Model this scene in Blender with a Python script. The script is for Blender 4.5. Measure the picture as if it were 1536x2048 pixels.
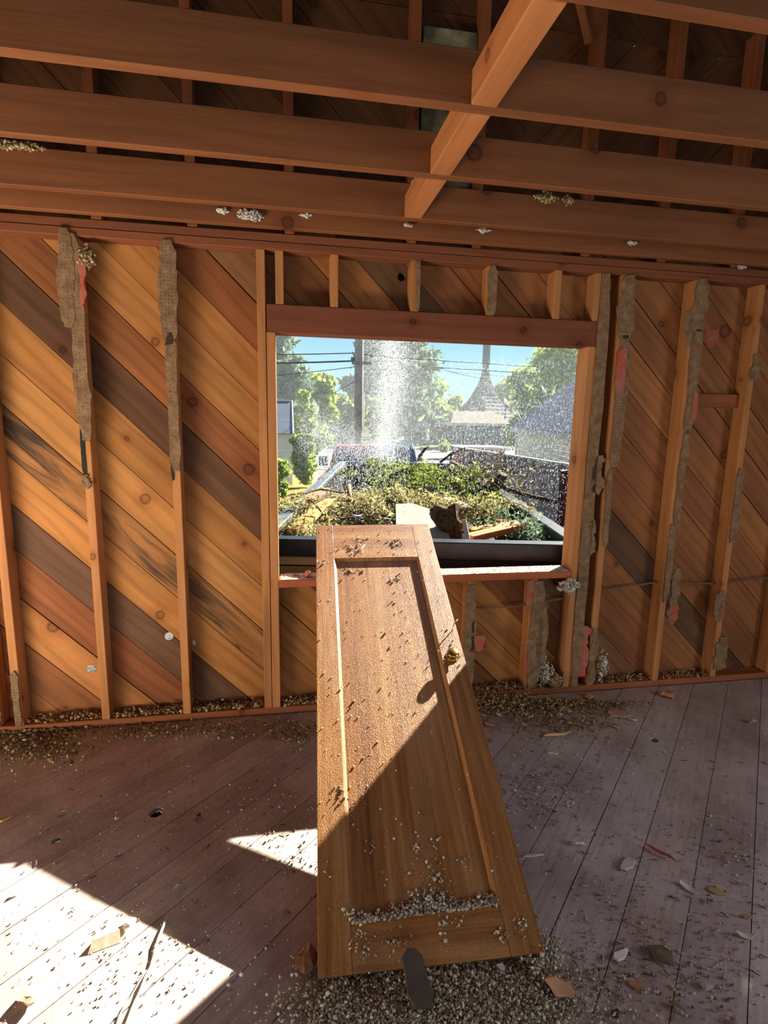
import bpy, bmesh, math, random
import numpy as np
from mathutils import Vector, Matrix, Euler
for o in list(bpy.data.objects): bpy.data.objects.remove(o)
SC=bpy.context.scene; COL=SC.collection
# ------------------------------------------------------------------ camera
CP=Vector((1.0899,-2.8091,1.5988)); PITCH,YAW,ROLL=.1694,.1766,.0192; FPX=1094.48
fw=Vector((math.sin(YAW)*math.cos(PITCH),math.cos(YAW)*math.cos(PITCH),-math.sin(PITCH)))
r0=Vector((math.cos(YAW),-math.sin(YAW),0)); u0=r0.cross(fw)
RT=r0*math.cos(ROLL)+u0*math.sin(ROLL); UP=u0*math.cos(ROLL)-r0*math.sin(ROLL)
cd=bpy.data.cameras.new('camera'); cam=bpy.data.objects.new('camera',cd); COL.objects.link(cam)
cam.matrix_world=Matrix(((RT.x,UP.x,-fw.x,CP.x),(RT.y,UP.y,-fw.y,CP.y),(RT.z,UP.z,-fw.z,CP.z),(0,0,0,1)))
cd.sensor_fit='VERTICAL'; cd.sensor_height=36; cd.sensor_width=27; cd.lens=36*FPX/2048; cd.clip_start=.02; cd.clip_end=500
SC.camera=cam
def ray(x,y): return fw+RT*((x-768)/FPX)-UP*((y-1024)/FPX)
def at(x,y,Y): d=ray(x,y); return CP+d*((Y-CP.y)/d.y)
def onz(x,y,z=0.): d=ray(x,y); return CP+d*((z-CP.z)/d.z)
# ------------------------------------------------------------------ light
W=bpy.data.worlds.new('sky'); SC.world=W; W.use_nodes=True; nt=W.node_tree; nt.nodes.clear()
tc=nt.nodes.new('ShaderNodeTexCoord'); sx=nt.nodes.new('ShaderNodeSeparateXYZ'); rp=nt.nodes.new('ShaderNodeValToRGB')
bg=nt.nodes.new('ShaderNodeBackground'); wo=nt.nodes.new('ShaderNodeOutputWorld')
nt.links.new(tc.outputs['Generated'],sx.inputs[0]); nt.links.new(sx.outputs['Z'],rp.inputs[0]); nt.links.new(rp.outputs[0],bg.inputs[0]); nt.links.new(bg.outputs[0],wo.inputs[0])
e=rp.color_ramp.elements; e[0].position=0; e[0].color=(.50,.80,.93,1); e[1].position=.5; e[1].color=(.12,.36,.76,1)
m_=e.new(.12); m_.color=(.30,.66,.92,1)
bg.inputs[1].default_value=1.0
SUN=Vector((1.36,1.17,1.0)).normalized()
sd=bpy.data.lights.new('sun','SUN'); sd.energy=30; sd.color=(1,.93,.80); sd.angle=math.radians(.53)
so=bpy.data.objects.new('sun',sd); COL.objects.link(so); so.rotation_euler=SUN.to_track_quat('Z','Y').to_euler(); so.location=(6,5,9)
# fill lamps added outside the view to lift the interior; none is a real source
def area(name,loc,rot,sx_,sy_,e_,col):
    ad=bpy.data.lights.new(name,'AREA'); ad.shape='RECTANGLE'; ad.size=sx_; ad.size_y=sy_; ad.energy=e_; ad.color=col
    ao=bpy.data.objects.new(name,ad); COL.objects.link(ao); ao.location=loc; ao.rotation_euler=tuple(math.radians(q) for q in rot)
area('rear_fill',(.3,-9.5,.75),(90,0,0),6.5,1.5,60,(1,.90,.76))  # added low fill from behind the camera, brightens the front wall
area('floor_bounce_fill',(-.75,-1.55,.05),(172,14,0),1.6,1.2,205,(1,.90,.74))  # added upward fill, stands in for bounce off the sunlit floor at left
area('side_cool_fill',(5.1,-2.9,1.15),(0,78,0),1.9,1.6,75,(.86,.90,1))  # added cool fill for the right-hand floor; the right wall is closed
SC.view_settings.view_transform='Standard'; SC.view_settings.look='None'; SC.view_settings.exposure=0.0; SC.view_settings.gamma=1
SC.view_settings.use_curve_mapping=False
SC.cycles.max_bounces=8; SC.cycles.diffuse_bounces=5; SC.cycles.transparent_max_bounces=8
# ------------------------------------------------------------------ materials
def lin(c): return tuple(((v/255+.055)/1.055)**2.4 if v>10 else v/3294.6 for v in c)+(1.,)
class N:
    def __init__(s,name):
        s.m=bpy.data.materials.new(name); s.m.use_nodes=True; s.t=s.m.node_tree; s.t.nodes.clear()
        s.out=s.n('OutputMaterial')
    def n(s,t,**k):
        x=s.t.nodes.new('ShaderNode'+t)
        for a,b in k.items(): setattr(x,a,b)
        return x
    def l(s,a,b): s.t.links.new(a,b)
    def val(s,node,i,v):
        if hasattr(v,'is_output') or isinstance(v,bpy.types.NodeSocket): s.l(v,node.inputs[i])
        else: node.inputs[i].default_value=v
    def math(s,op,a,b=0.,c=None,clamp=False):
        x=s.n('Math',operation=op,use_clamp=clamp); s.val(x,0,a); s.val(x,1,b)
        if c is not None: s.val(x,2,c)
        return x.outputs[0]
    def mix(s,f,a,b,mode='MIX'):
        x=s.n('Mix',data_type='RGBA',blend_type=mode); s.val(x,0,f); s.val(x,6,a); s.val(x,7,b); return x.outputs[2]
    def ramp(s,f,*st):
        x=s.n('ValToRGB'); s.l(f,x.inputs[0]); e=x.color_ramp.elements
        for i,(p,c) in enumerate(st):
            el=e[i] if i<2 else e.new(p)
            el.position=p; el.color=c if len(c)==4 else tuple(c)+(1,)
        return x.outputs[0]
    def rampv(s,f,*st): return s.ramp(f,*[(p,(v,v,v,1)) for p,v in st])
    def noise(s,vec,scale,detail=3,rough=.55,dist=0.):
        x=s.n('TexNoise'); s.l(vec,x.inputs['Vector']); x.inputs['Scale'].default_value=scale; x.inputs['Detail'].default_value=detail
        x.inputs['Roughness'].default_value=rough; x.inputs['Distortion'].default_value=dist; return x.outputs[0]
    def map(s,vec,sc=(1,1,1),loc=(0,0,0)):
        x=s.n('Mapping'); s.l(vec,x.inputs[0]); x.inputs['Scale'].default_value=sc; x.inputs['Location'].default_value=loc; return x.outputs[0]
    def coords(s,rand=True):
        t=s.n('TexCoord').outputs['Object']
        if not rand: return t
        oi=s.n('ObjectInfo'); v=s.n('VectorMath',operation='SCALE'); v.inputs[0].default_value=(37.3,19.7,11.1); s.l(oi.outputs['Random'],v.inputs['Scale'])
        a=s.n('VectorMath',operation='ADD'); s.l(t,a.inputs[0]); s.l(v.outputs[0],a.inputs[1]); s.oi=oi; return a.outputs[0]
    def bsdf(s,col,rough=.7,spec=.3,bump=None,bs=.3,bd=.01,metal=0.):
        b=s.n('BsdfPrincipled'); s.val(b,'Base Color',col); s.val(b,'Roughness',rough); b.inputs['Specular IOR Level'].default_value=spec; b.inputs['Metallic'].default_value=metal
        if bump is not None:
            u=s.n('Bump'); u.inputs['Strength'].default_value=bs; u.inputs['Distance'].default_value=bd; s.l(bump,u.inputs['Height']); s.l(u.outputs[0],b.inputs['Normal'])
        s.l(b.outputs[0],s.out.inputs[0]); return b
def wood(name,rough=.75,spec=.2,knots=True,knotscale=2.6,contrast=1.,bs=.25,grime=.35):
    """sawn timber: the object colour is the wood's colour, the object alpha (below 1) adds dark stain streaks; grain runs along local x"""
    s=N(name); v=s.coords(); oi=s.oi
    fine=s.noise(s.map(v,(3,70,70)),1.,5,.6)
    band=s.noise(s.map(v,(.8,9,9)),1.,4,.55,.9)
    broad=s.noise(s.map(v,(1.4,4,4)),1.,3,.5)
    sp_=s.n('SeparateXYZ'); s.l(v,sp_.inputs[0]); cb_=s.n('CombineXYZ'); s.l(sp_.outputs[0],cb_.inputs[0]); s.l(s.math('ADD',sp_.outputs[1],sp_.outputs[2]),cb_.inputs[1]); v2=cb_.outputs[0]
    vo=s.n('TexVoronoi',voronoi_dimensions='2D'); s.l(v2,vo.inputs['Vector']); vo.inputs['Scale'].default_value=knotscale
    sc=s.n('SeparateColor'); s.l(vo.outputs['Color'],sc.inputs[0]); d=s.math('MULTIPLY',s.math('ADD',vo.outputs['Distance'],s.math('MULTIPLY',s.math('SUBTRACT',s.noise(v2,22.,2),.5),.03)),s.math('MULTIPLY_ADD',sc.outputs[1],1.5,.75))
    has=s.math('GREATER_THAN',sc.outputs[0],.55)
    w=s.n('TexWave',wave_type='BANDS',bands_direction='Y'); s.l(s.map(v2,(.22,1,1)),w.inputs[0]); w.inputs['Scale'].default_value=4.5; w.inputs['Distortion'].default_value=11; w.inputs['Detail'].default_value=2; w.inputs['Detail Scale'].default_value=.8
    halo=s.math('MULTIPLY',s.rampv(d,(.03,1.),(.34,0.)),has)
    rings=s.math('SINE',s.math('MULTIPLY',d,120.))
    c=contrast
    f1=s.rampv(fine,(.3,1-.12*c),(.7,1+.06*c)); f2=s.rampv(band,(.3,1-.20*c),(.7,1+.12*c)); f3=s.rampv(broad,(.3,1-.28*grime*2),(.65,1.08))
    f4=s.rampv(w.outputs['Fac'],(.0,1-.16*c),(.35,1.),(1.,1+.04*c))
    m=s.math('MULTIPLY',s.math('MULTIPLY',f1,f2),s.math('MULTIPLY',f3,f4))
    if knots:
        k=s.rampv(d,(.0,.62),(.045,.66),(.058,.30),(.068,.42),(.085,.86),(.2,1.))
        k=s.math('MAXIMUM',k,s.math('SUBTRACT',1.,has))
        rg=s.math('ADD',1.,s.math('MULTIPLY',s.math('MULTIPLY',rings,halo),.05))
        m=s.math('MULTIPLY',s.math('MULTIPLY',m,k),rg)
    base=s.mix(1.,oi.outputs['Color'],m,'MULTIPLY')
    red=s.mix(s.math('MULTIPLY',halo,.5),base,s.mix(1.,base,(.85,.62,.5,1),'MULTIPLY'))
    st=s.rampv(s.noise(s.map(v,(1.1,11,11),(3,5,1)),1.,4,.6,.8),(.46,0.),(.60,1.))
    al=s.math('SUBTRACT',1.,oi.outputs['Alpha'],clamp=True)
    col=s.mix(s.math('MULTIPLY',st,al,clamp=True),red,(.022,.02,.018,1))
    h=s.math('ADD',fine,s.math('MULTIPLY',band,.6))
    s.bsdf(col,rough,spec,h,bs,.004); return s.m
def plain(name,c,rough=.7,spec=.3,var=.25,scale=8.,bs=.2,bd=.01,metal=0.,c2=None,rand=True):
    s=N(name); v=s.coords(rand); n=s.noise(v,scale,5,.6)
    c=lin(c); c2=lin(c2) if c2 else tuple(x*(1-var*1.6) for x in c[:3])+(1,)
    s.bsdf(s.mix(s.rampv(n,(.35,0.),(.68,1.)),c2,c),rough,spec,n,bs,bd,metal); return s.m
def tinted(name,rough=.8,spec=.2,var=.3,scale=10.,bs=.3,bd=.01):
    s=N(name); v=s.coords(); n=s.noise(v,scale,5,.6)
    s.bsdf(s.mix(1.,s.oi.outputs['Color'],s.rampv(n,(.3,1-var),(.7,1+var*.4)),'MULTIPLY'),rough,spec,n,bs,bd); return s.m
def leafy(name,c1,c2,scale=1.5,trans=.45):
    s=N(name); v=s.coords(False); n=s.noise(v,scale,2); w=s.n('TexWhiteNoise'); g=s.n('NewGeometry'); 
    s.l(g.outputs['Random Per Island'],w.inputs[1]) if len(w.inputs)>1 and False else None
    f=s.math('ADD',s.math('MULTIPLY',n,.7),s.math('MULTIPLY',g.outputs['Random Per Island'],.45))
    col=s.ramp(f,(.3,lin(c1)),(.8,lin(c2)))
    a=s.n('BsdfDiffuse'); b=s.n('BsdfTranslucent'); s.l(col,a.inputs[0]); s.l(col,b.inputs[0]); mx=s.n('MixShader'); mx.inputs[0].default_value=trans
    s.l(a.outputs[0],mx.inputs[1]); s.l(b.outputs[0],mx.inputs[2]); s.l(mx.outputs[0],s.out.inputs[0]); return s.m
def crumbs_mat(name,cols):
    s=N(name); g=s.n('NewGeometry'); k=len(cols)
    s.bsdf(s.ramp(g.outputs['Random Per Island'],*[(i/(k-1),lin(c)) for i,c in enumerate(cols)]),.9,.1); return s.m
M={}
M['board']=wood('sheathing_wood',contrast=1.0)
M['stud']=wood('framing_wood',knots=True,knotscale=3.4,contrast=.7,grime=.25)
M['joist']=wood('joist_wood',knots=True,knotscale=2.4,contrast=.6,grime=.25)
M['rough']=wood('rough_timber',knots=False,contrast=1.2,bs=.5)
M['tint']=tinted('tinted_scrap')
M['paper']=plain('building_paper',(38,33,30),.9,.1)
def floor_mat():
    s=N('painted_floor_board'); v=s.coords(); w=s.n('TexCoord').outputs['Object']
    geo=s.n('NewGeometry').outputs['Position']
    fine=s.noise(s.map(v,(4,60,60)),1.,5,.65); dirt=s.noise(geo,2.2,6,.65); speck=s.noise(geo,38.,3,.6)
    c=s.mix(s.rampv(dirt,(.35,0.),(.65,1.)),lin((152,136,126)),lin((192,180,170)))
    c=s.mix(s.rampv(speck,(.60,0.),(.72,.55)),c,lin((205,190,170)))
    c=s.mix(s.rampv(fine,(.30,.30),(.5,0.)),c,lin((84,66,56)))
    c=s.mix(1.,c,s.oi.outputs['Color'],'MULTIPLY')
    s.bsdf(c,.62,.35,s.math('ADD',fine,speck),.35,.004); return s.m
M['floor']=floor_mat()
def door_mat(along):
    s=N('varnished_door_wood'); v=s.coords()
    sc=(2,60,60) if along=='x' else (60,2,60)
    g=s.noise(s.map(v,sc),1.,5,.62,.3); b=s.noise(s.map(v,tuple(q*.22 for q in sc)),1.,3,.5,.5)
    drop=s.noise(v,240.,2,.5); dm=s.rampv(drop,(.50,0.),(.62,1.))
    dust=s.rampv(s.noise(s.map(v,(1.4,7,7)),1.,4,.6),(.5,0.),(.68,.35))
    c=s.ramp(s.math('ADD',s.math('MULTIPLY',g,.55),s.math('MULTIPLY',b,.45)),(.32,lin((108,64,28))),(.5,lin((150,100,50))),(.68,lin((184,136,78))))
    c=s.mix(dust,c,lin((190,150,110)))
    c=s.mix(s.math('MULTIPLY',dm,.3),c,lin((90,45,18)))
    h=s.math('ADD',s.math('MULTIPLY',dm,.8),s.math('MULTIPLY',g,.35))
    s.bsdf(c,.42,.3,h,.4,.003); return s.m
M['doorx']=door_mat('x')
M['brass']=plain('aged_brass',(205,170,95),.28,.6,.3,30,.1,.002,1.0)
M['tin']=plain('bright_tin',(190,195,200),.25,.6,.3,60,.3,.003,1.0)
g_=N('torn_gypsum_paper'); v_=g_.coords(); n_=g_.noise(v_,26.,5,.6); vo_=g_.n('TexVoronoi'); g_.l(v_,vo_.inputs['Vector']); vo_.inputs['Scale'].default_value=62; vo_.inputs['Randomness'].default_value=.35
g_c=g_.mix(g_.rampv(n_,(.35,0.),(.68,1.)),lin((112,84,60)),lin((142,114,86))); g_c=g_.mix(g_.rampv(vo_.outputs['Distance'],(.16,.6),(.26,0.)),g_c,lin((58,42,30)))
g_.bsdf(g_c,.9,.1,n_,.1,.002); M['gyp']=g_.m
M['redpaper']=plain('red_printed_paper',(186,66,44),.85,.1,.4,30,.4,.004,c2=(150,110,90))
M['tar']=plain('black_tar_paper',(30,30,32),.7,.3)
M['fluff']=crumbs_mat('insulation_fluff',[(150,132,100),(214,204,176),(120,104,78),(232,226,208),(184,166,130)])
M['fluffdark']=crumbs_mat('dusty_insulation',[(112,88,54),(164,136,90),(84,62,40),(204,182,138),(136,108,66)])
M['whitefluff']=crumbs_mat('white_mineral_wool',[(205,195,180),(235,230,222),(165,150,130)])
M['crumb']=crumbs_mat('floor_crumbs',[(70,52,40),(150,130,108),(215,205,190),(96,74,58),(188,168,140)])
M['steel']=plain('black_painted_steel',(34,35,38),.38,.5,.4,14,.15,.004)
M['steelgrey']=plain('worn_grey_steel',(104,110,114),.4,.5,.4,10,.2,.004)
M['concrete']=plain('pale_concrete',(118,115,106),.9,.2,.25,1.2,.3,.02,rand=False)
M['asphalt']=plain('pale_asphalt',(104,104,100),.9,.2,.2,.8,.2,.02,rand=False)
M['lawn']=plain('short_lawn',(92,112,44),.95,.1,.4,3.,.4,.03,rand=False)
M['drygrass']=plain('dry_yellow_grass',(160,132,62),.95,.1,.4,9.,.5,.03,rand=False)
M['glass']=plain('dark_car_glass',(70,84,96),.08,.6,.1,2.,0.,.001)
M['rubber']=plain('black_rubber',(28,28,28),.8,.2)
M['red']=plain('red_car_paint',(150,40,34),.3,.5,.1,2,.0)
M['navy']=plain('dark_blue_car_paint',(40,52,74),.3,.5,.1,2,.0)
M['white']=plain('white_car_paint',(150,156,166),.3,.5,.05,2,.0)
M['trim']=plain('white_painted_trim',(176,174,166),.6,.3,.1,4)
M['shedwhite']=plain('white_shed_paint',(236,234,228),.6,.3,.08,4)
M['cream']=plain('cream_siding',(214,206,184),.7,.2,.12,5)
M['shingle']=tinted('roof_shingle',.85,.2,.35,26,.5,.02)
M['fence']=wood('weathered_fence_wood',knots=False,contrast=.9,bs=.4)
M['pole']=wood('pole_wood',knots=False,contrast=.8)
M['bark']=plain('rough_bark',(112,92,72),.95,.1,.5,40,.8,.01,c2=(58,46,36))
M['wire']=plain('black_cable',(26,28,32),1.,.0)
M['conif']=leafy('conifer_needles',(84,104,88),(150,168,142),.7,.3)
M['leaf']=leafy('sunlit_leaves',(84,112,48),(176,194,96),.8,.5)
M['leafy2']=leafy('dull_green_leaves',(92,112,72),(160,168,112),.6,.45)
M['arbor']=leafy('cut_evergreen_foliage',(52,70,24),(146,156,74),6.,.4)
M['arbordry']=leafy('dry_evergreen_foliage',(104,98,60),(190,180,128),8.,.35)
M['bushm']=leafy('bright_bush_leaves',(112,138,62),(176,192,104),2.,.5)
s=N('water_drops'); a=s.n('BsdfDiffuse'); b=s.n('BsdfTranslucent'); g=s.n('BsdfGlossy'); a.inputs[0].default_value=(.84,.88,.92,1); b.inputs[0].default_value=(.84,.88,.92,1); g.inputs['Roughness'].default_value=.3
m1=s.n('MixShader'); m2=s.n('MixShader'); m1.inputs[0].default_value=.6; m2.inputs[0].default_value=.2; s.l(a.outputs[0],m1.inputs[1]); s.l(b.outputs[0],m1.inputs[2]); s.l(m1.outputs[0],m2.inputs[1]); s.l(g.outputs[0],m2.inputs[2]); s.l(m2.outputs[0],s.out.inputs[0]); M['water']=s.m
# ------------------------------------------------------------------ builders
def mesh(name,V,F):
    me=bpy.data.meshes.new(name); me.from_pydata([tuple(v) for v in V],[],[tuple(f) for f in F]); me.update(); return me
def link(name,me,mat=None,par=None,loc=(0,0,0),rot=None,color=None):
    o=bpy.data.objects.new(name,me)
    if mat is not None and len(me.materials)==0: me.materials.append(mat)
    COL.objects.link(o); o.location=loc
    if rot is not None: o.rotation_euler=rot
    if par is not None: o.parent=par
    if color is not None: o.color=color
    return o
def empty(name,loc=(0,0,0),rot=(0,0,0),par=None):
    o=bpy.data.objects.new(name,None); COL.objects.link(o); o.location=loc; o.rotation_euler=rot; o.empty_display_size=.1
    if par: o.parent=par
    return o
def tag(o,label,cat,group=None,kind=None):
    o['label']=label; o['category']=cat
    if group: o['group']=group
    if kind: o['kind']=kind
    return o
def struct(o,label=None,cat=None):
    o['kind']='structure'
    if label: o['label']=label
    if cat: o['category']=cat
    return o
def cbox(x,y,z,c=.002):
    """chamfered box centred on the origin, full sizes"""
    bm=bmesh.new(); bmesh.ops.create_cube(bm,size=1); bmesh.ops.scale(bm,vec=(x,y,z),verts=bm.verts)
    if c>0: bmesh.ops.bevel(bm,geom=list(bm.edges),offset=min(c,min(x,y,z)*.3),segments=1,affect='EDGES',profile=.5)
    me=bpy.data.meshes.new('box'); bm.to_mesh(me); bm.free(); return me
def beam(name,mat,p,q,w,h,par=None,color=None,c=.002,up=(0,0,1),inv=None):
    """timber from p to q, local x along it, section w x h"""
    p=Vector(p);q=Vector(q); d=q-p; me=cbox(d.length,w,h,c)
    X=d.normalized(); U=Vector(up); Y=U.cross(X)
    if Y.length<1e-4: Y=Vector((0,1,0)).cross(X)
    Y.normalize(); Z=X.cross(Y)
    o=link(name,me,mat,par,color=color)
    mt=Matrix(((X.x,Y.x,Z.x,0),(X.y,Y.y,Z.y,0),(X.z,Y.z,Z.z,0),(0,0,0,1))); mt.translation=(p+q)/2
    o.matrix_basis=mt
    return o
def bxo(name,mat,x0,x1,y0,y1,z0,z1,par=None,color=None,c=.002,along='x'):
    cx,cy,cz=(x0+x1)/2,(y0+y1)/2,(z0+z1)/2
    if along=='x': return beam(name,mat,(x0,cy,cz),(x1,cy,cz),y1-y0,z1-z0,par,color,c)
    if along=='y': return beam(name,mat,(cx,y0,cz),(cx,y1,cz),x1-x0,z1-z0,par,color,c)
    return beam(name,mat,(cx,cy,z0),(cx,cy,z1),x1-x0,y1-y0,par,color,c,up=(1,0,0)) if False else _vert(name,mat,x0,x1,y0,y1,z0,z1,par,color,c)
def _vert(name,mat,x0,x1,y0,y1,z0,z1,par,color,c):
    me=cbox(z1-z0,x1-x0,y1-y0,c); o=link(name,me,mat,par,color=color)
    mt=Matrix(((0,1,0,0),(0,0,1,0),(1,0,0,0),(0,0,0,1))); mt.translation=((x0+x1)/2,(y0+y1)/2,(z0+z1)/2)
    o.matrix_basis=mt; return o
def prism(loops,t,c=0):
    """polygon (outer loop, then holes) in local xy, thickness t towards -z"""
    bm=bmesh.new(); E=[]
    for L in loops:
        vs=[bm.verts.new((x,y,0)) for x,y in L]
        E+= [bm.edges.new((vs[i],vs[(i+1)%len(vs)])) for i in range(len(vs))]
    if len(loops)==1: bm.faces.new(bm.verts)
    else: bmesh.ops.triangle_fill(bm,edges=E,use_beauty=True,use_dissolve=False)
    r=bmesh.ops.extrude_face_region(bm,geom=list(bm.faces))
    bmesh.ops.translate(bm,vec=(0,0,-t),verts=[g for g in r['geom'] if isinstance(g,bmesh.types.BMVert)])
    bmesh.ops.recalc_face_normals(bm,faces=bm.faces); me=bpy.data.meshes.new('prism'); bm.to_mesh(me); bm.free(); return me
def clip(poly,a,b,c):
    """keep a*x+b*y<=c"""
    out=[]
    for i in range(len(poly)):
        P,Q=poly[i],poly[(i+1)%len(poly)]; dp=a*P[0]+b*P[1]-c; dq=a*Q[0]+b*Q[1]-c
        if dp<=0: out.append(P)
        if dp*dq<0: t=dp/(dp-dq); out.append((P[0]+t*(Q[0]-P[0]),P[1]+t*(Q[1]-P[1])))
    return out
def area(p): return abs(sum(p[i][0]*p[(i+1)%len(p)][1]-p[(i+1)%len(p)][0]*p[i][1] for i in range(len(p))))/2
def strip_in(rect,n,c0,c1):
    x0,x1,y0,y1=rect; p=[(x0,y0),(x1,y0),(x1,y1),(x0,y1)]
    p=clip(p,n[0],n[1],c1)
    if len(p)>2: p=clip(p,-n[0],-n[1],-c0)
    return p
def board(name,mat,poly,X,Y,Z,org,t,par,color,holes=()):
    """poly in plane coords (a,b) -> org+a*X+b*Y; extruded thickness t along -Z; local axes rotated by 'ang' so grain follows local x"""
    raise NotImplementedError
def plank(name,mat,poly,plane,ang,off,t,par,color,holes=()):
    """plane 'xz' (wall facing -y), 'xy' (floor facing up), 'yz' (wall facing x); poly in plane coordinates"""
    cx=sum(p[0] for p in poly)/len(poly); cy=sum(p[1] for p in poly)/len(poly); ca,sa=math.cos(ang),math.sin(ang)
    T=lambda p:((p[0]-cx)*ca+(p[1]-cy)*sa,-(p[0]-cx)*sa+(p[1]-cy)*ca)
    me=prism([[T(p) for p in L] for L in [poly]+list(holes)],t)
    A,B,Cn,o={'xz':((1,0,0),(0,0,1),(0,-1,0),(cx,off,cy)),'xy':((1,0,0),(0,1,0),(0,0,1),(cx,cy,off)),'yz':((0,1,0),(0,0,1),(1,0,0),(off,cx,cy)),'yz-':((0,-1,0),(0,0,1),(-1,0,0),(off,-cx,cy))}[plane]
    A,B,Cn=Vector(A),Vector(B),Vector(Cn); X=A*ca+B*sa; Y=-A*sa+B*ca
    ob=link(name,me,mat,par,color=color)
    mt=Matrix(((X.x,Y.x,Cn.x,o[0]),(X.y,Y.y,Cn.y,o[1]),(X.z,Y.z,Cn.z,o[2]),(0,0,0,1))); ob.matrix_basis=mt; return ob
def circ(x,y,r,n=16,sq=1.,rng=None):
    return [(x+r*math.cos(2*math.pi*i/n)*(1 if not rng else rng.uniform(.85,1.15)),y+sq*r*math.sin(2*math.pi*i/n)*(1 if not rng else rng.uniform(.85,1.15))) for i in range(n)]
def tube(pts,rad,seg=6,closed=True):
    V=[];F=[]; n=len(pts); pts=[Vector(p) for p in pts]; rad=rad if isinstance(rad,(list,tuple)) else [rad]*n
    pn=None
    for i,p in enumerate(pts):
        d=(pts[min(i+1,n-1)]-pts[max(i-1,0)]).normalized()
        if pn is None: pn=d.orthogonal().normalized()
        pn=(pn-d*pn.dot(d)).normalized(); b=d.cross(pn)
        for k in range(seg):
            a=2*math.pi*k/seg; V.append(p+(pn*math.cos(a)+b*math.sin(a))*rad[i])
    for i in range(n-1):
        for k in range(seg): F.append((i*seg+k,i*seg+(k+1)%seg,(i+1)*seg+(k+1)%seg,(i+1)*seg+k))
    F.append(tuple(range(seg-1,-1,-1))); F.append(tuple(range((n-1)*seg,n*seg))); return V,F
def tubeo(name,mat,pts,rad,par=None,seg=6,org=None,smooth=True):
    org=Vector(org if org is not None else pts[0]) if par is None else Vector((0,0,0))
    V,F=tube(pts,rad,seg); me=mesh(name,[v-org for v in V],F)
    if smooth:
        for p in me.polygons: p.use_smooth=len(p.vertices)==4
    return link(name,me,mat,par,org)
def lathe(prof,seg=20):
    V=[];F=[]
    for r,z in prof:
        for k in range(seg): a=2*math.pi*k/seg; V.append((r*math.cos(a),r*math.sin(a),z))
    for i in range(len(prof)-1):
        for k in range(seg): F.append((i*seg+k,i*seg+(k+1)%seg,(i+1)*seg+(k+1)%seg,(i+1)*seg+k))
    F.append(tuple(range(seg-1,-1,-1))); F.append(tuple(range((len(prof)-1)*seg,len(prof)*seg))); return V,F
def join(parts):
    V=[];F=[]
    for v,f in parts:
        n=len(V); V+=list(v); F+=[tuple(i+n for i in q) for q in f]
    return V,F
def chunk(rng,r,flat=.5,sub=2,rough=.35):
    bm=bmesh.new(); bmesh.ops.create_icosphere(bm,subdivisions=sub,radius=1)
    ph=[Vector((rng.uniform(-1,1),rng.uniform(-1,1),rng.uniform(-1,1))).normalized() for _ in range(9)]; cut=[rng.uniform(.30,.75) for _ in ph]
    ax=(r*rng.uniform(.8,1.3),r*rng.uniform(.6,1.),r*flat)
    for v in bm.verts:
        c=v.co.copy()
        for p,k in zip(ph,cut):
            d=c.dot(p)
            if d>k: c-=p*(d-k)
        c*=1+rng.uniform(-rough,rough)*.7
        v.co=Vector((c.x*ax[0],c.y*ax[1],c.z*ax[2]))
    z0=min(v.co.z for v in bm.verts)
    for v in bm.verts: v.co.z-=z0
    me=bpy.data.meshes.new('chunk'); bm.to_mesh(me); bm.free(); return me
def shard(rng,l,w,t,n=9,point=.3,bend=0.):
    """ragged flat piece, long axis x, lying on z=0"""
    P=[]
    for i in range(n):
        a=2*math.pi*(i+rng.uniform(-.35,.35))/n; x=math.cos(a)*l/2; y=math.sin(a)*w/2*(1-point*(x/(l/2)))
        q=rng.uniform(.35,1.2); P.append((x*(.55+.45*q),y*q))
    me=prism([P],t)
    for v in me.vertices: v.co.z+=t
    if bend:
        bm=bmesh.new(); bm.from_mesh(me); bmesh.ops.triangulate(bm,faces=bm.faces)
        bmesh.ops.subdivide_edges(bm,edges=bm.edges,cuts=3,use_grid_fill=True)
        for v in bm.verts: v.co.z+=bend*(v.co.x/(l/2))**2*l*.5
        bm.to_mesh(me); bm.free()
    return me
def splinter(rng,l,w,bend=.1):
    n=5; pts=[((i/(n-1)-.5)*l,rng.uniform(-1,1)*bend*w,w*.5+ (rng.uniform(0,1)*bend*w)) for i in range(n)]
    V,F=tube(pts,[w*.15,w*.5,w*.5,w*.4,w*.1],5); return mesh('splinter',V,F)
OCT=np.array([(1,0,0),(-1,0,0),(0,1,0),(0,-1,0),(0,0,1),(0,0,-1)],float); OCF=np.array([(0,2,4),(2,1,4),(1,3,4),(3,0,4),(2,0,5),(1,2,5),(3,1,5),(0,3,5)])
def crumbs(P,sz,rng,axis=None,name='crumbs'):
    """many little separate grains at points P (n,3); sz (n,) or (n,3)"""
    P=np.asarray(P,float); n=len(P); sz=np.asarray(sz,float)
    if sz.ndim==1: sz=sz[:,None]*rng.uniform(.25,1.6,(n,3))
    V=OCT[None]*sz[:,None,:]
    if axis is None:
        q=rng.normal(size=(n,4)); q/=np.linalg.norm(q,axis=1)[:,None]; w,x,y,z=q.T
        Rm=np.stack([1-2*(y*y+z*z),2*(x*y-z*w),2*(x*z+y*w),2*(x*y+z*w),1-2*(x*x+z*z),2*(y*z-x*w),2*(x*z-y*w),2*(y*z+x*w),1-2*(x*x+y*y)],1).reshape(n,3,3)
        V=np.einsum('nij,nkj->nki',Rm,V)
    V=V+P[:,None,:]; F=(OCF[None]+6*np.arange(n)[:,None,None]).reshape(-1,3)
    return npmesh(V.reshape(-1,3),F,name)
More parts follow.
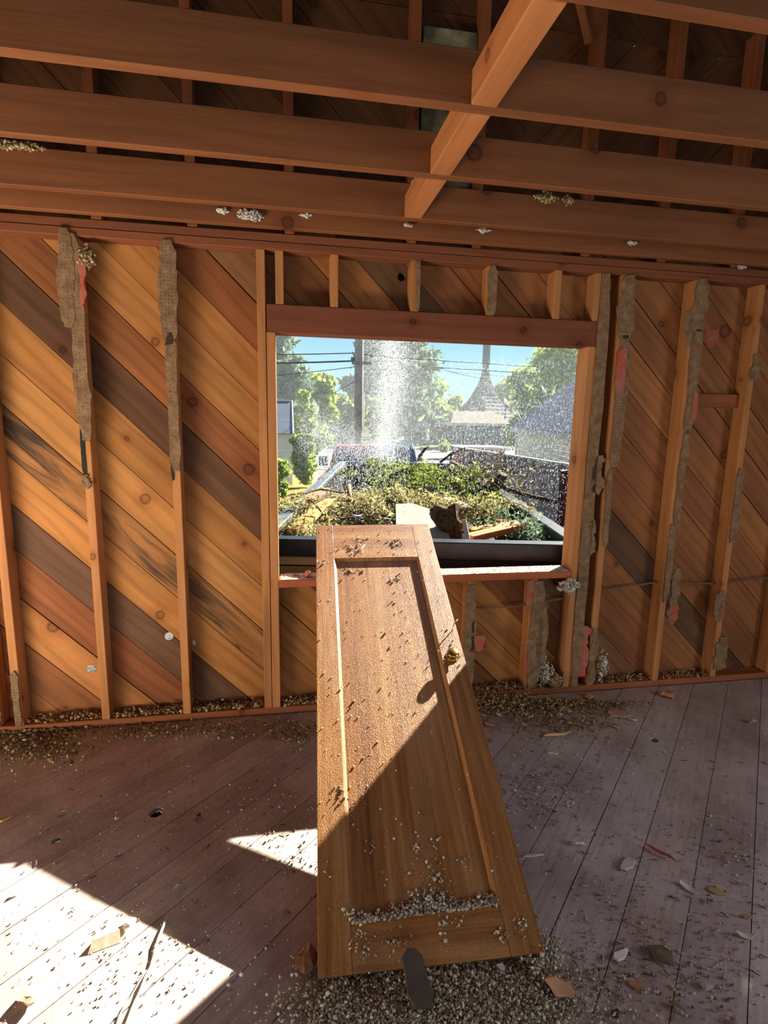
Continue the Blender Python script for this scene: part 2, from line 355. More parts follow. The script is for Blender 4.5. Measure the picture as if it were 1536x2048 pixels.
def npmesh(V,F,name='m'):
    me=bpy.data.meshes.new(name); k=F.shape[1]
    me.vertices.add(len(V)); me.vertices.foreach_set('co',V.astype(np.float32).ravel())
    me.loops.add(F.size); me.loops.foreach_set('vertex_index',F.astype(np.int32).ravel())
    me.polygons.add(len(F)); me.polygons.foreach_set('loop_start',(np.arange(len(F))*k).astype(np.int32)); me.polygons.foreach_set('loop_total',np.full(len(F),k,np.int32))
    me.update(calc_edges=True); me.validate(); return me
def leaves(P,size,rng,aspect=1.8,nrm=None):
    """separate diamond leaves at points P"""
    n=len(P); a=rng.normal(size=(n,3)); a/=np.linalg.norm(a,axis=1)[:,None]; b=rng.normal(size=(n,3))
    if nrm is not None: a=nrm/np.linalg.norm(nrm,axis=1)[:,None]
    b=np.cross(a,b); b/=np.linalg.norm(b,axis=1)[:,None]; s=(size*rng.uniform(.6,1.4,n))[:,None]
    V=np.stack([P-a*s*aspect/2,P+b*s/2,P+a*s*aspect/2,P-b*s/2],1)
    return npmesh(V.reshape(-1,3),np.arange(4*n).reshape(n,4),'leaves')
RNG=np.random.default_rng(7); rnd=random.Random(5)
def shade(c,k=1.,a=1.): 
    l=lin(c); return (l[0]*k,l[1]*k,l[2]*k,a)

# ================================================================== THE ROOM
XL,XR,YB=-2.2,5.2,-5.5
wx0,wx1,wz0,wz1=1.04,2.69,.7545,2.0
HT=2.374
# ---- floor: diagonal boards
floor=struct(empty('floor'))
HO=[(.548,-.691,.026,1.15),(.211,-.792,.017,1.),(.815,-1.345,.030,1.1),(2.93,-.52,.022,1.)]
k=0
c=-6.7275+.01
lines=[2.603-.2455*i for i in range(-26,24)]; lines.sort()
for c0,c1 in zip(lines[:-1],lines[1:]):
    g=rnd.uniform(.0012,.0032)
    p=strip_in((XL,XR,YB,.0),(1,-1),c0+g,c1-g)
    if len(p)<3 or area(p)<.01: continue
    hs=[circ(x,y,r,14,sq,rnd) for x,y,r,sq in HO if c0+.05<x-y<c1-.05]
    v=rnd.uniform(.86,1.08)
    plank('floor_board',M['floor'],p,'xy',math.pi/4,rnd.uniform(-.0025,.0),.022,floor,(v,v*rnd.uniform(.95,1.02),v*rnd.uniform(.92,1.02),1),hs)
sub=link('subfloor',prism([[(XL,YB),(XR,YB),(XR,.09),(XL,.09)]],.01),M['paper'],floor,(0,0,-.16))
# ---- front wall
wall=struct(empty('wall_front'))
CS=[-2.5,-2.26,-2.015,-1.77,-1.525,-1.28,-1.035,-.79,-.545,-.295,-.045,.207,.446,.694,.926,1.166,1.40,1.645,1.896,2.138,2.375,2.616,2.868,3.10,3.305,3.583,3.825,4.063,4.312,4.543,4.79,5.040,5.270,5.52,5.77,6.01,6.26,6.5,6.75,7.0,7.25,7.5,7.75]
BC={-.045:(150,94,54),.207:(172,112,62),.446:(150,88,50),.694:(116,80,56),.926:(178,118,62),1.166:(176,118,66),1.40:(184,126,68),1.645:(178,118,62),1.896:(106,70,46),2.138:(142,86,48),2.375:(182,122,66),2.616:(180,118,62),2.868:(146,86,48),3.10:(134,90,58)}
BA={1.166:.1,1.896:.75,2.138:.85,.694:.85}
rects=[(XL,wx0-.02,.02,2.62),(wx1+.02,XR,.02,2.62),(wx0-.02,wx1+.02,wz1+.02,2.62),(wx0-.02,wx1+.02,.02,wz0-.01)]
for i,(c0,c1) in enumerate(zip(CS[:-1],CS[1:])):
    dy=rnd.uniform(-.002,.002); seed=rnd.uniform(.9,1.06)
    base=BC.get(c0,rnd.choice([(160,102,56),(150,94,52),(168,108,60),(156,98,58),(142,88,50)]))
    if abs(c0-3.825)<.01: base=(104,72,46)
    for r in rects:
        g0=.0006; g1=rnd.choice([.002,.003,.004,.006,.0075])
        if r[0]>2 and abs(c0-5.270)<.01: g0=.010
        if r[0]>2 and abs(c0-4.79)<.01: g0=.005
        p=strip_in(r,(1,1),c0+g0,c1-g1)
        if len(p)<3 or area(p)<.004: continue
        hs=[]
        if c0<5.985<c1 and r[0]>2: hs=[circ(4.464,1.52,.020,12)]
        if c0<1.674+2.31<c1 and r[2]>2: hs=[circ(1.674,2.312,.021,12)]
        kk=seed*rnd.uniform(.92,1.05)
        plank('board',M['board'],p,'xz',-math.pi/4,.092+dy,.019,wall,shade(base,kk,BA.get(c0,1.) if r[0]<0 or c0==3.825 else rnd.choice([1.,1.,.9])),hs)
# a thin filler seam splitting one board, then building paper outside
pap=[[(XL,-.9),(wx0-.02,-.9),(wx0-.02,2.62),(XL,2.62)],[(wx1+.04,-.9),(XR,-.9),(XR,2.62),(wx1+.04,2.62)],[(wx0-.02,wz1+.02),(wx1+.04,wz1+.02),(wx1+.04,2.62),(wx0-.02,2.62)],[(wx0-.02,-.9),(wx1+.04,-.9),(wx1+.04,wz0-.03),(wx0-.02,wz0-.03)]]
for i,p in enumerate(pap):
    plank('siding_panel',M['paper'],p,'xz',0,.118,.012,wall,None,[circ(4.464+.0,1.54,.03,12)] if i==1 else [])
SC1=(182,122,72)
def stud(x0,x1,z0,z1,y0=0.,y1=.089,k=1.,col=SC1,name='stud'):
    return bxo(name,M['stud'],x0,x1,y0,y1,z0,z1,wall,shade(col,k*rnd.uniform(.94,1.04)),.0025,'z')
ZP=.038
S={}
for key,x in dict(L3=-1.9,L2=-1.49,L1=-.68,c=-.375,S0=-.272,S1=.135,S2=.535,A=3.287,B=3.693,D=4.1,E=4.5,G=4.9).items():
    S[key]=stud(x,x+.039,ZP,HT)
S['S3']=stud(.955,.995,ZP,HT,k=.92); S['T0']=stud(.998,1.04,ZP,wz1,k=1.05,y1=.118)
S['T1']=stud(2.69,2.733,ZP,wz1,k=1.0,y1=.118); S['K']=stud(2.736,2.776,ZP,HT,k=.85); S['R0']=stud(2.85,2.89,ZP,HT,k=.9)
for x in (1.043,1.305,1.705,2.105,2.47): S['c%.2f'%x]=stud(x,x+.039,2.132,HT,name='cripple_stud',k=.95)
stud(2.697,2.733,2.132,HT,name='cripple_stud')
for x in (1.305,1.69,2.075,2.45): S['l%.2f'%x]=stud(x,x+.039,ZP,wz0-.04,name='cripple_stud',k=.9)
bxo('header',M['stud'],1.0,2.733,0.,.118,2.0,2.131,wall,shade((116,66,44)),.003)
sill=bxo('window_sill',M['stud'],1.041,2.689,-.004,.125,wz0-.04,wz0,wall,shade((176,96,58)),.003)
pf=plank('paint_film',plain('peeling_cream_paint',(214,196,160),.8,.2,.5,18,.4,.004,c2=(128,84,56)),[(1.05,.002),(1.4,-.001),(1.9,.003),(2.3,0),(2.68,.004),(2.68,.12),(1.05,.12)],'xy',0,wz0+.002,.002,wall,None)
bxo('bottom_plate',M['stud'],XL,XR,0,.089,0,.038,wall,shade((150,88,52)),.003)
bxo('top_plate',M['stud'],XL,XR,0,.089,HT,HT+.037,wall,shade((128,74,46)),.003)
bxo('top_plate',M['stud'],XL,XR,.003,.089,HT+.039,HT+.076,wall,shade((122,70,44)),.003)
bxo('nailing_block',M['stud'],3.327,3.692,.045,.089,1.70,1.775,wall,shade((140,80,46)),.003)
# gable above the plates: boards, studs, a pale vent panel and the open seam near its top
def gb(rect,n,ang,lst,k):
    for c0,c1 in zip(lst[:-1],lst[1:]):
        p=strip_in(rect,n,c0+.002,c1-.002)
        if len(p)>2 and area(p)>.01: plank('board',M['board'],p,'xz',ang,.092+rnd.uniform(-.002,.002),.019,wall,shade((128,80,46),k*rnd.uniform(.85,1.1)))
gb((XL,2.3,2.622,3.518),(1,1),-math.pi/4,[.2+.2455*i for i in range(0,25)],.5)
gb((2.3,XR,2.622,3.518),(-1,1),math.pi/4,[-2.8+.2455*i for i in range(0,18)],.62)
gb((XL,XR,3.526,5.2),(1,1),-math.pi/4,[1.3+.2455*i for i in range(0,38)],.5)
plank('siding_panel',M['paper'],[(XL,2.62),(XR,2.62),(XR,3.515),(XL,3.515)],'xz',0,.118,.012,wall,None)
plank('siding_panel',M['paper'],[(XL,3.529),(XR,3.529),(XR,5.2),(XL,5.2)],'xz',0,.118,.012,wall,None)
for x in (-.6,-.2,.24,.65,1.09,1.68,2.015,2.61,3.05,3.5,3.95):
    bxo('gable_stud',M['stud'],x,x+.045,.0,.089,2.452,4.6-abs(x-1.5)*.5,wall,shade((130,74,42)),.002,'z')
vp=bxo('vent_panel',plain('pale_stained_panel',(150,142,112),.9,.1,.6,7,.2,.01,c2=(40,38,30)),1.745,2.012,.05,.062,2.60,3.43,wall,None,.002,'z')
# torn drywall left on the studs
def rag(stud_o,x0,x1,z0,z1,seed,mat='gyp',t=.009,amp=.012,tilt=0.,n=30,y=-.0005,name='drywall_strip'):
    r=random.Random(seed); Lf=[];Rt=[]; wl=[0.]*(n+1); wr=[0.]*(n+1); amp*=.55
    for i in range(1,n+1): wl[i]=max(-2.2*amp,min(2.2*amp,wl[i-1]*.8+r.uniform(-amp,amp))) if r.random()<.6 else wl[i-1]; wr[i]=max(-2.2*amp,min(2.2*amp,wr[i-1]*.8+r.uniform(-amp,amp))) if r.random()<.6 else wr[i-1]
    for i in range(n+1):
        z=z0+(z1-z0)*i/n; f=i/n; e=min(1,min(f,1-f)*9)
        Lf.append((x0+tilt*f+wl[i]*e+(1-e)*(x1-x0)*r.uniform(.1,.4),z+r.uniform(-.006,.006))); Rt.append((x1+tilt*f+wr[i]*e-(1-e)*(x1-x0)*r.uniform(.1,.4),z+r.uniform(-.006,.006)))
    poly=Lf+Rt[::-1]
    cx=sum(p[0] for p in poly)/len(poly); cz=sum(p[1] for p in poly)/len(poly)
    me=prism([[(p[0]-cx,p[1]-cz) for p in poly]],t)
    o=link(name,me,M[mat],stud_o)
    mt=Matrix(((1,0,0,cx),(0,0,-1,y-t),(0,1,0,cz),(0,0,0,1)))
    # parent carries its own axes
    o.matrix_basis=stud_o.matrix_basis.inverted()@mt; return o
rag(S['S1'],.125,.190,1.47,2.385,1); rag(S['S1'],.095,.150,1.98,2.40,2,t=.012); rag(S['S1'],.175,.195,2.06,2.28,3,'redpaper',.014)
rag(S['S1'],.132,.150,1.30,1.56,4,'tar',.006,.003); rag(S['S1'],.136,.160,1.24,1.31,14)
rag(S['S2'],.520,.590,1.92,2.38,5); rag(S['S2'],.528,.578,1.33,1.98,6,amp=.007); rag(S['S2'],.533,.545,1.28,1.52,7,'tar',.006,.002)
rag(S['S0'],-.30,-.235,1.55,1.95,8,amp=.014); rag(S['S0'],-.268,-.237,.04,.33,9,amp=.006); rag(S['c'],-.372,-.33,.04,.30,10)
rag(S['K'],2.735,2.795,.04,2.37,11,amp=.006,n=40); rag(S['K'],2.775,2.835,1.20,1.42,12,amp=.02); rag(S['K'],2.78,2.84,.10,.42,13,'redpaper',.006,.02); rag(S['K'],2.77,2.82,.85,1.05,15,amp=.015)
rag(S['R0'],2.85,2.935,2.05,2.37,16,amp=.018); rag(S['R0'],2.865,2.93,1.35,2.07,17,amp=.008,n=24); rag(S['R0'],2.86,2.915,1.76,2.0,18,'redpaper',.012,.008); rag(S['R0'],2.87,2.90,.9,1.35,19,amp=.008); rag(S['R0'],2.85,2.90,.05,.40,20,amp=.014)
rag(S['A'],3.285,3.37,2.10,2.38,21,amp=.018); rag(S['A'],3.305,3.365,1.55,2.12,22,amp=.010); rag(S['A'],3.31,3.355,1.0,1.57,23,amp=.008); rag(S['A'],3.29,3.33,.55,1.02,24,amp=.006); rag(S['A'],3.255,3.31,2.02,2.22,25,'gyp',.005,.02); rag(S['A'],3.345,3.375,1.62,1.78,26,'redpaper',.012,.006); rag(S['A'],3.35,3.40,.40,.75,27,'gyp',.006,.02); rag(S['A'],3.36,3.41,.42,.52,28,'redpaper',.007,.012)
rag(S['B'],3.70,3.76,1.85,2.0,29,amp=.02); rag(S['B'],3.70,3.745,.9,1.35,30,amp=.008); rag(S['B'],3.71,3.79,.08,.30,31,amp=.02); rag(S['B'],3.665,3.72,.40,.60,32,'gyp',.01,.02)
rag(S['l2.08'],2.07,2.125,.05,.70,33,amp=.008); rag(S['l2.08'],2.10,2.14,.30,.50,34,amp=.018); rag(S['l2.45'],2.455,2.535,.05,.70,35,amp=.008); rag(S['l2.45'],2.42,2.47,.55,.71,36,'redpaper',.008,.006); rag(S['l2.45'],2.435,2.47,.14,.36,37,'redpaper',.006,.004); rag(S['l2.45'],2.51,2.56,.20,.55,38,amp=.014); rag(S['l2.08'],2.12,2.19,.30,.39,39,'redpaper',.006,.014)
rag(S['c1.71'],1.73,1.752,2.135,2.37,40,amp=.003); rag(S['c2.10'],2.105,2.15,2.135,2.37,41,amp=.004)
# printed red scrap still stuck to the boards, and tin discs over old blow-in holes
sc=plank('label_scrap',M['redpaper'],[(3.465,2.115),(3.545,2.145),(3.55,2.085),(3.50,2.03),(3.475,2.04)],'xz',0,.0905,.001,wall,None)
for x,z in ((.071,.281),(.463,.44),(.574,.395)):
    V,F=lathe([(.001,.0),(.017,.001),(.020,.004),(.022,.006),(.022,.009)],14); d=link('tin_disc',mesh('disc',[(a,(.009-cc)*.35-.003,b) for a,b,cc in V],F),M['tin'],wall,(x,.0915,z))
# ---- side and back walls (outside the frame)
for nm,X,pl in (('wall_left',XL,'yz'),('wall_right',XR,'yz-')):
    w=struct(empty(nm))
    rc=[(YB,0.07,.0,2.62)] if pl=='yz' else [(-.07,-YB,.0,2.62)]
    for c0,c1 in zip([-6+.2455*i for i in range(0,60)][:-1],[-6+.2455*i for i in range(0,60)][1:]):
        for q in rc:
            p=strip_in(q,(1,1),c0+.002,c1-.002)
            if len(p)>2 and area(p)>.01: plank('board',M['board'],p,pl,-math.pi/4,X,.019,w,shade((156,100,56),rnd.uniform(.85,1.05)))
w=struct(empty('wall_back'))
for x0,x1,z0,z1 in ((XL,-1.5,0,2.62),(4.1,XR,0,2.62),(-1.5,4.1,1.95,2.62)):
    n=max(1,round((z1-z0)/.245))
    for i in range(n): bxo('board',M['board'],x0,x1,YB-.02,YB,z0+(z1-z0)*i/n,z0+(z1-z0)*(i+1)/n-.003,w,shade((156,100,56),rnd.uniform(.85,1.05)))
# ---- ceiling: joists, blocking, roof boards
ceil=struct(empty('ceiling')); ZJ=HT+.077
JC=(126,76,44)
for i,Y in enumerate((-.076,-.325,-.76,-1.20,-1.638,-2.07,-2.5,-2.94,-3.37,-3.8,-4.24,-4.67,-5.1)):
    bxo('joist',M['joist'],XL,XR,Y,Y+.039,ZJ,ZJ+.14,ceil,shade(JC,rnd.uniform(.88,1.05)),.003)
bk=[(-1.598,-1.201),(-1.16,-.761),(-.72,-.326),(-2.03,-1.639)]
for y0,y1 in bk: bxo('blocking',M['joist'],1.597,1.672,y0,y1,ZJ+.001,ZJ+.09,ceil,shade((176,112,66)),.003,'y')
for side in (-1,1):
    e0=Vector((1.5,0,4.75)); ex=-2.5 if side<0 else 5.5; e1=Vector((ex,0,2.66))
    n=20
    for i in range(n):
        a=e0.lerp(e1,i/n); b=e0.lerp(e1,(i+1)/n); m=(a+b)/2; d=(b-a).length
        o=link('roof_board',cbox(YB*-1+.5,d-.001,.022,.001),M['board'],ceil,color=shade((120,76,44),rnd.uniform(.8,1.)))
        o.location=(m.x,YB/2+.05,m.z); ang=math.atan2((b-a).z,(b-a).x); o.rotation_euler=Euler((0,-ang if True else 0,0)).to_matrix().to_4x4().to_euler()
        X=Vector((0,1,0)); Yv=(b-a).normalized(); Zv=X.cross(Yv); mt=Matrix(((X.x,Yv.x,Zv.x,m.x),(X.y,Yv.y,Zv.y,YB/2+.05),(X.z,Yv.z,Zv.z,m.z),(0,0,0,1))); o.matrix_basis=mt
beam('brace',M['joist'],(2.55,-.05,3.40),(2.20,-.25,3.9),.04,.06,ceil,shade((120,70,40)))
# cable stapled through the right hand studs
tubeo('cable',plain('dusty_brown_cable',(128,104,82),.8,.1),[(2.07,.045,.55),(2.25,.04,.535),(2.45,.045,.545),(2.70,.045,.58),(2.95,.05,.62),(3.30,.045,.655),(3.5,.05,.64),(3.70,.045,.63),(4.1,.045,.66),(4.6,.045,.67)],.005,wall)

# ================================================================== THE DOOR
dB=Vector((1.160,-1.491,.024)); th,ph,be,dw,dL=.05,.461,.010,.672,2.099
dup=Vector((math.sin(th)*math.cos(ph),math.cos(th)*math.cos(ph),math.sin(ph))); drt=Vector((math.cos(th),-math.sin(th),0)); dn=drt.cross(dup)
drt=(drt*math.cos(be)+dn*math.sin(be)).normalized(); dn=drt.cross(dup).normalized()
dB=dB+dn*.012
door=tag(empty('panel_door'),'brown varnished wooden door with one recessed panel, leaning from floor onto window sill','door')
# local x = along door (up), local y = towards left edge, local z = out of the face;  face at z=0
dX=dup; dY=-drt; door.matrix_world=Matrix(((dX.x,dY.x,dn.x,dB.x),(dX.y,dY.y,dn.y,dB.y),(dX.z,dY.z,dn.z,dB.z),(0,0,0,1)))
bpy.context.view_layer.update()
def dpx(x,y,h=0.):
    """photo pixel on the door face -> (along, across from left edge)"""
    d=ray(x,y); t=((dB+dn*h)-CP).dot(dn)/d.dot(dn); P=CP+d*t-dB; return P.dot(dup),P.dot(drt)
TH=.035
def dpart(name,a0,a1,b0,b1,z0,z1,mat='doorx',cross=False,c=.0015):
    la,lb=a1-a0,b1-b0
    o=link(name,cbox(lb if cross else la,la if cross else lb,z1-z0,c),M[mat],door,((a0+a1)/2,-(b0+b1)/2,(z0+z1)/2))
    if cross: o.rotation_euler=(0,0,math.pi/2)
    return o
pTL=dpx(666,1115); pTR=dpx(838,1115); pBL=dpx(704,1838); pBR=dpx(998,1815)
a0=(pBL[0]+pBR[0])/2; a1=(pTL[0]+pTR[0])/2; b0=(pTL[1]+pBL[1])/2; b1=(pTR[1]+pBR[1])/2
print('DOOR panel',pTL,pTR,pBL,pBR)
dpart('stile',0,dL,0,b0,-TH,0); dpart('stile',0,dL,b1,dw,-TH,0)
dpart('rail',0,a0,b0+.0004,b1-.0004,-TH,-.0003,cross=True); dpart('rail',a1,dL,b0+.0004,b1-.0004,-TH,-.0003,cross=True)
REC=.015
dpart('panel',a0,a1,b0,b1,-REC-.012,-REC)
def mold(aa,ab,ba,bb,inn):
    """bevelled strip from the face edge down to the panel; inn=inward direction (da,db)"""
    P=[(aa,ba),(ab,bb)]; w=.012; V=[];
    for (a,b) in P: V+= [(a,-b,-.001),(a,-b,-REC),(a+inn[0]*w,-(b+inn[1]*w),-REC)]
    F=[(0,1,4,3),(1,2,5,4),(2,0,3,5),(0,2,1),(3,4,5)]
    return link('molding',mesh('molding',V,F),M['doorx'],door)
mold(a0,a1,b0,b0,(0,1)); mold(a0,a1,b1,b1,(0,-1)); mold(a0,a0,b0,b1,(1,0)); mold(a1,a1,b0,b1,(-1,0))
ka,kb=dpx(905,1312)
V,F=lathe([(.031,0),(.031,.003),(.024,.006),(.0135,.008),(.0115,.009),(.016,.012),(.025,.015),(.0285,.020),(.027,.027),(.019,.031),(.006,.033)],24)
kme=mesh('knob',V,F)
for p in kme.polygons: p.use_smooth=True
knob=link('knob',kme,M['brass'],door,(ka,-kb,0))
sp=dpx(905,1262); tubeo('bent_nail',M['tin'],[(sp[0],-sp[1],-.005),(sp[0]+.02,-sp[1]-.006,.02),(sp[0]+.045,-sp[1]-.03,.03)],.0025,door)
def dw_(a,b,z=0.): return dB+dup*a+drt*b+dn*z
# wet crumbs and splinters scattered on the door
def on_door(n,fa,fb,smin,smax,z=0.):
    P=[];s=[]
    for _ in range(n):
        a=fa();b=fb(); zz=-REC if (a0+.012<a<a1-.012 and b0+.012<b<b1-.012) else 0.
        q=rnd.uniform(smin,smax); P.append(dw_(a,b,zz+q*.5+z)); s.append(q)
    return P,s
P=[];s=[]
A,B_=on_door(330,lambda:rnd.uniform(.02,dL-.02),lambda:rnd.uniform(.01,dw-.01),.0012,.0045); P+=A;s+=B_
for px,py,n,sp in ((700,1095,30,.025),(795,1090,26,.022),(720,1080,14,.02),(640,1125,14,.015),(705,1140,20,.03),(790,1150,16,.03),(895,1852,26,.02),(1043,1850,30,.014),(1005,1870,16,.01),(715,1880,26,.016),(735,1905,14,.016),(790,1885,26,.016),(834,1692,20,.008),(925,1720,12,.008),(745,1690,10,.012),(880,1690,10,.02),(680,1580,8,.01),(850,1745,16,.03),(885,1760,16,.02),(714,1600,12,.03),(700,1825,16,.01)):
    ca,cb=dpx(px,py); A,B_=on_door(n,lambda:rnd.gauss(ca,sp),lambda:min(dw-.005,max(.005,rnd.gauss(cb,sp))),.002,.006); P+=A;s+=B_
cr=link('loose_crumbs',crumbs(np.array([tuple(p-dB) for p in P]),np.array(s),RNG),M['fluff'],None,dB); tag(cr,'loose insulation crumbs scattered over the leaning brown door','crumbs',kind='stuff')
P=[];s=[]
q0=dpx(706,1845);q1=dpx(1000,1808)
for i in range(1500):
    f=rnd.random(); hgt=abs(rnd.gauss(0,1))*(.012+.022*math.exp(-((f-.5)/.16)**2)+.008*math.exp(-((f-.95)/.06)**2))
    a=q0[0]+(q1[0]-q0[0])*f+hgt-.004; b=q0[1]+(q1[1]-q0[1])*f+rnd.gauss(0,.004); q=rnd.uniform(.002,.006)
    P.append(dw_(a,b,-.012+rnd.uniform(0,.018)*math.exp(-max(hgt,0)/.04))); s.append(q)
cr=link('insulation_ridge',crumbs(np.array([tuple(p-dB) for p in P]),np.array(s),RNG),M['fluff'],None,dB); tag(cr,'ridge of grey insulation crumbs along lower edge of door panel','insulation',kind='stuff')
def doorlay(px,py,me,mat,name,ang,label,cat,color=None,group=None,z=0.):
    a,b=dpx(px,py); o=link(name,me,mat,None,color=color); zz=-REC if (a0<a<a1 and b0<b<b1) else 0
    r=Matrix.Rotation(ang,3,'Z'); base=Matrix(((dX.x,dY.x,dn.x),(dX.y,dY.y,dn.y),(dX.z,dY.z,dn.z)))@r
    mt=base.to_4x4(); mt.translation=dw_(a,b,zz+z); o.matrix_world=mt; return tag(o,label,cat,group)
doorlay(724,1097,splinter(rnd,.075,.012),M['tint'],'wood_splinter',.7-1.35,'grey wood splinter lying on top rail of the leaning door','splinter',shade((190,180,165)))
o=link('slate_scrap',prism([[(-.070,-.022),(-.04,-.034),(.0,-.030),(.045,-.033),(.066,-.018),(.070,.006),(.052,.028),(.01,.030),(-.03,.036),(-.062,.024)]],.008),M['tint'],None,color=shade((84,72,60)))
p=onz(834,1955,.075); o.matrix_world=Matrix.Translation(p)@Euler((math.radians(6),math.radians(-26),math.radians(98))).to_matrix().to_4x4()
tag(o,'dark grey slate-like shingle scrap leaning over bottom edge of the door','shingle')
# ================================================================== DEBRIS ON THE FLOOR
def lay(name,me,px,py,ang,color,label,cat,mat='tint',group=None,z=.001,tilt=(0,0)):
    p=onz(px,py,.0); o=link(name,me,M[mat],None,(p.x,p.y,z),(tilt[0],tilt[1],ang),color); return tag(o,label,cat,group)
GW=(214,204,192); TN=(176,140,100); BR=(120,84,54); GY=(150,140,130); PK=(206,166,150); OR=(186,110,66)
T=[('chunk','wall_debris',605,1940,.05,.5,1.1,BR,'brown splintered wood wedge on floor just left of door foot','debris'),
('chunk','plaster_chunk',357,1776,.026,.5,.4,GY,'grey crusty lump alone on floor boards left of the door','debris'),
('chunk','bark_chunk',396,1636,.026,.45,.5,BR,'brown flaky bark lump on floor near the slot-shaped floor gap','debris'),
('chunk','plaster_cube',233,1640,.011,.8,.2,GW,'tiny pale cube of plaster between two floor holes','debris'),
('chunk','plaster_flake',257,1852,.028,.6,.5,GW,'crumpled pale flake at edge of large sun patch','debris'),
('shard','plaster_flake',32,1790,.035,.02,.9,GW,'small white flake at far left corner of large sun patch','debris'),
('chunk','plank_splinter',60,2000,.045,.35,.6,(170,150,130),'two-tone plank splinter lying in sun at bottom left corner','debris'),
('chunk','crumb_lump',575,1830,.016,.6,.2,BR,'small brown lump on floor seam left of the door','debris'),
('shard','wood_stick',1068,1712,.105,.02,-.05,GW,'white split lath sticking out from right edge of door','debris'),
('chunk','plaster_lump',1157,1690,.036,.4,.1,(214,190,176),'whitish crumpled plaster lump right of the door, nearest white lath','debris'),
('shard','drywall_scrap',1255,1732,.095,.055,.5,(196,184,176),'broken grey-white drywall strip on floor right of door','debris'),
('stick','wood_splinter',1322,1710,.11,.012,-1.05,(150,74,44),'long reddish-brown splinter pointing at bottom right of floor','splinter'),
('shard','paper_curl',1377,1778,.075,.03,-1.1,(214,202,192),'white curled paper scrap on seam right of reddish splinter','debris'),
('shard','wood_chip',1432,1785,.07,.03,-.5,TN,'flat tan wood chip at right with short stick below it','debris'),
('stick','wood_splinter',1440,1718,.07,.008,-.35,(150,110,66),'thin tan twig above the flat tan chip near right edge','splinter'),
('stick','wood_splinter',1415,1805,.035,.007,.8,(120,100,84),'short dark stick directly below the flat tan wood chip','splinter'),
('shard','drywall_scrap',1242,1912,.065,.045,.2,(222,214,208),'torn white paper-faced scrap right of the door bottom corner','debris'),
('chunk','bark_chunk',1312,1912,.05,.25,-.8,(112,92,74),'large dark oval bark piece right of torn white scrap','debris'),
('shard','wood_chip',1272,1972,.055,.022,-.8,(176,126,76),'pointed tan wood chip below the dark oval bark piece','debris'),
('chunk','stone',1415,1977,.019,.6,.3,(160,150,140),'small grey pebble left of the round light spot','stone'),
('shard','paper_curl',1492,1872,.06,.028,-.3,(210,190,176),'curled pale paper scrap near right edge of the floor','debris'),
('shard','wood_chip',1495,1835,.04,.016,-.2,(150,120,86),'small tan sliver above the curled scrap at right edge','debris'),
('chunk','plaster_wedge',1122,1990,.045,.55,-.9,(196,150,110),'pale wedge with orange end lying at right of crumb heap','debris'),
('chunk','crumb_lump',1352,2015,.03,.4,-.9,(120,100,72),'brown fuzzy strip at bottom right, below the pointed chip','debris'),
('chunk','crumb_lump',1232,2032,.018,.5,.2,(84,66,46),'small dark brown tuft at the bottom edge of the floor','debris'),
('shard','pottery_shard',672,2006,.048,.04,.9,PK,'pink-white plaster shard in crumbs under door left corner','debris'),
('shard','pottery_shard',635,2000,.04,.025,1.3,(206,180,170),'narrow pale shard beside the pink-white shard below the door','debris'),
('shard','wood_chip',790,2002,.04,.022,.9,(150,90,70),'reddish flat chip in crumb heap left of slate scrap','debris'),
('chunk','wool_tuft',1000,1945,.02,.7,.2,(214,204,204),'pale fluffy tuft in crumb heap under door right corner','debris'),
('chunk','drywall_chunk',1042,1402,.035,.7,1.2,(190,150,100),'upright tan chunk by the wall, right of door under window','debris'),
('chunk','drywall_chunk',968,1405,.04,.5,.3,(130,92,60),'brown chunk in rubble touching right edge of the door','debris'),
('shard','drywall_scrap',1130,1420,.085,.06,-.6,(200,160,140),'pinkish drywall scrap in rubble below window right end','debris'),
('chunk','wood_disc',1174,1396,.038,.3,.2,(204,160,106),'pale rounded chip by the wall below right window post','debris'),
('shard','wood_chip',1200,1410,.06,.035,-1.,(170,124,84),'tan pointed chip immediately right of the pale rounded chip','debris'),
('chunk','drywall_chunk',1338,1394,.06,.3,-.1,(188,126,84),'flat orange-tan lump alone by the wall at right','debris'),
('shard','drywall_scrap',1238,1430,.14,.06,-.2,(190,146,128),'wide pinkish board scrap on floor under right wall studs','debris'),
('stick','wood_splinter',1115,1473,.16,.02,.05,(196,156,116),'long pale stick in front of rubble right of the door','splinter'),
('chunk','drywall_chunk',1505,1447,.03,.5,.2,(176,130,96),'round tan lump beside floor hole at right edge','debris'),
('shard','drywall_scrap',1105,1508,.05,.025,-.3,(200,180,160),'cream sliver below the long pale stick','debris'),
('shard','wood_shaving',120,1488,.12,.05,.3,(170,130,90),'light brown shaving bunch near the wall at left','debris'),
('shard','drywall_scrap',10,1640,.05,.03,.4,(190,150,90),'yellowish flake at left edge above the large sun patch','debris'),
('chunk','wall_debris',1465,2044,.02,.4,.2,(150,120,96),'brown crumb at bottom right corner of picture','debris')]
for kind,nm,x,y,a,b,ang,col,lab,cat in T:
    if kind=='chunk': me=chunk(rnd,a,b)
    elif kind=='shard': me=shard(rnd,a,b,.004 if 'drywall' not in nm else .009,8,.3,.3 if 'paper' in nm or 'flake' in nm else 0)
    else: me=splinter(rnd,a,b,.6)
    lay(nm,me,x,y,ang,shade(col),lab,cat)
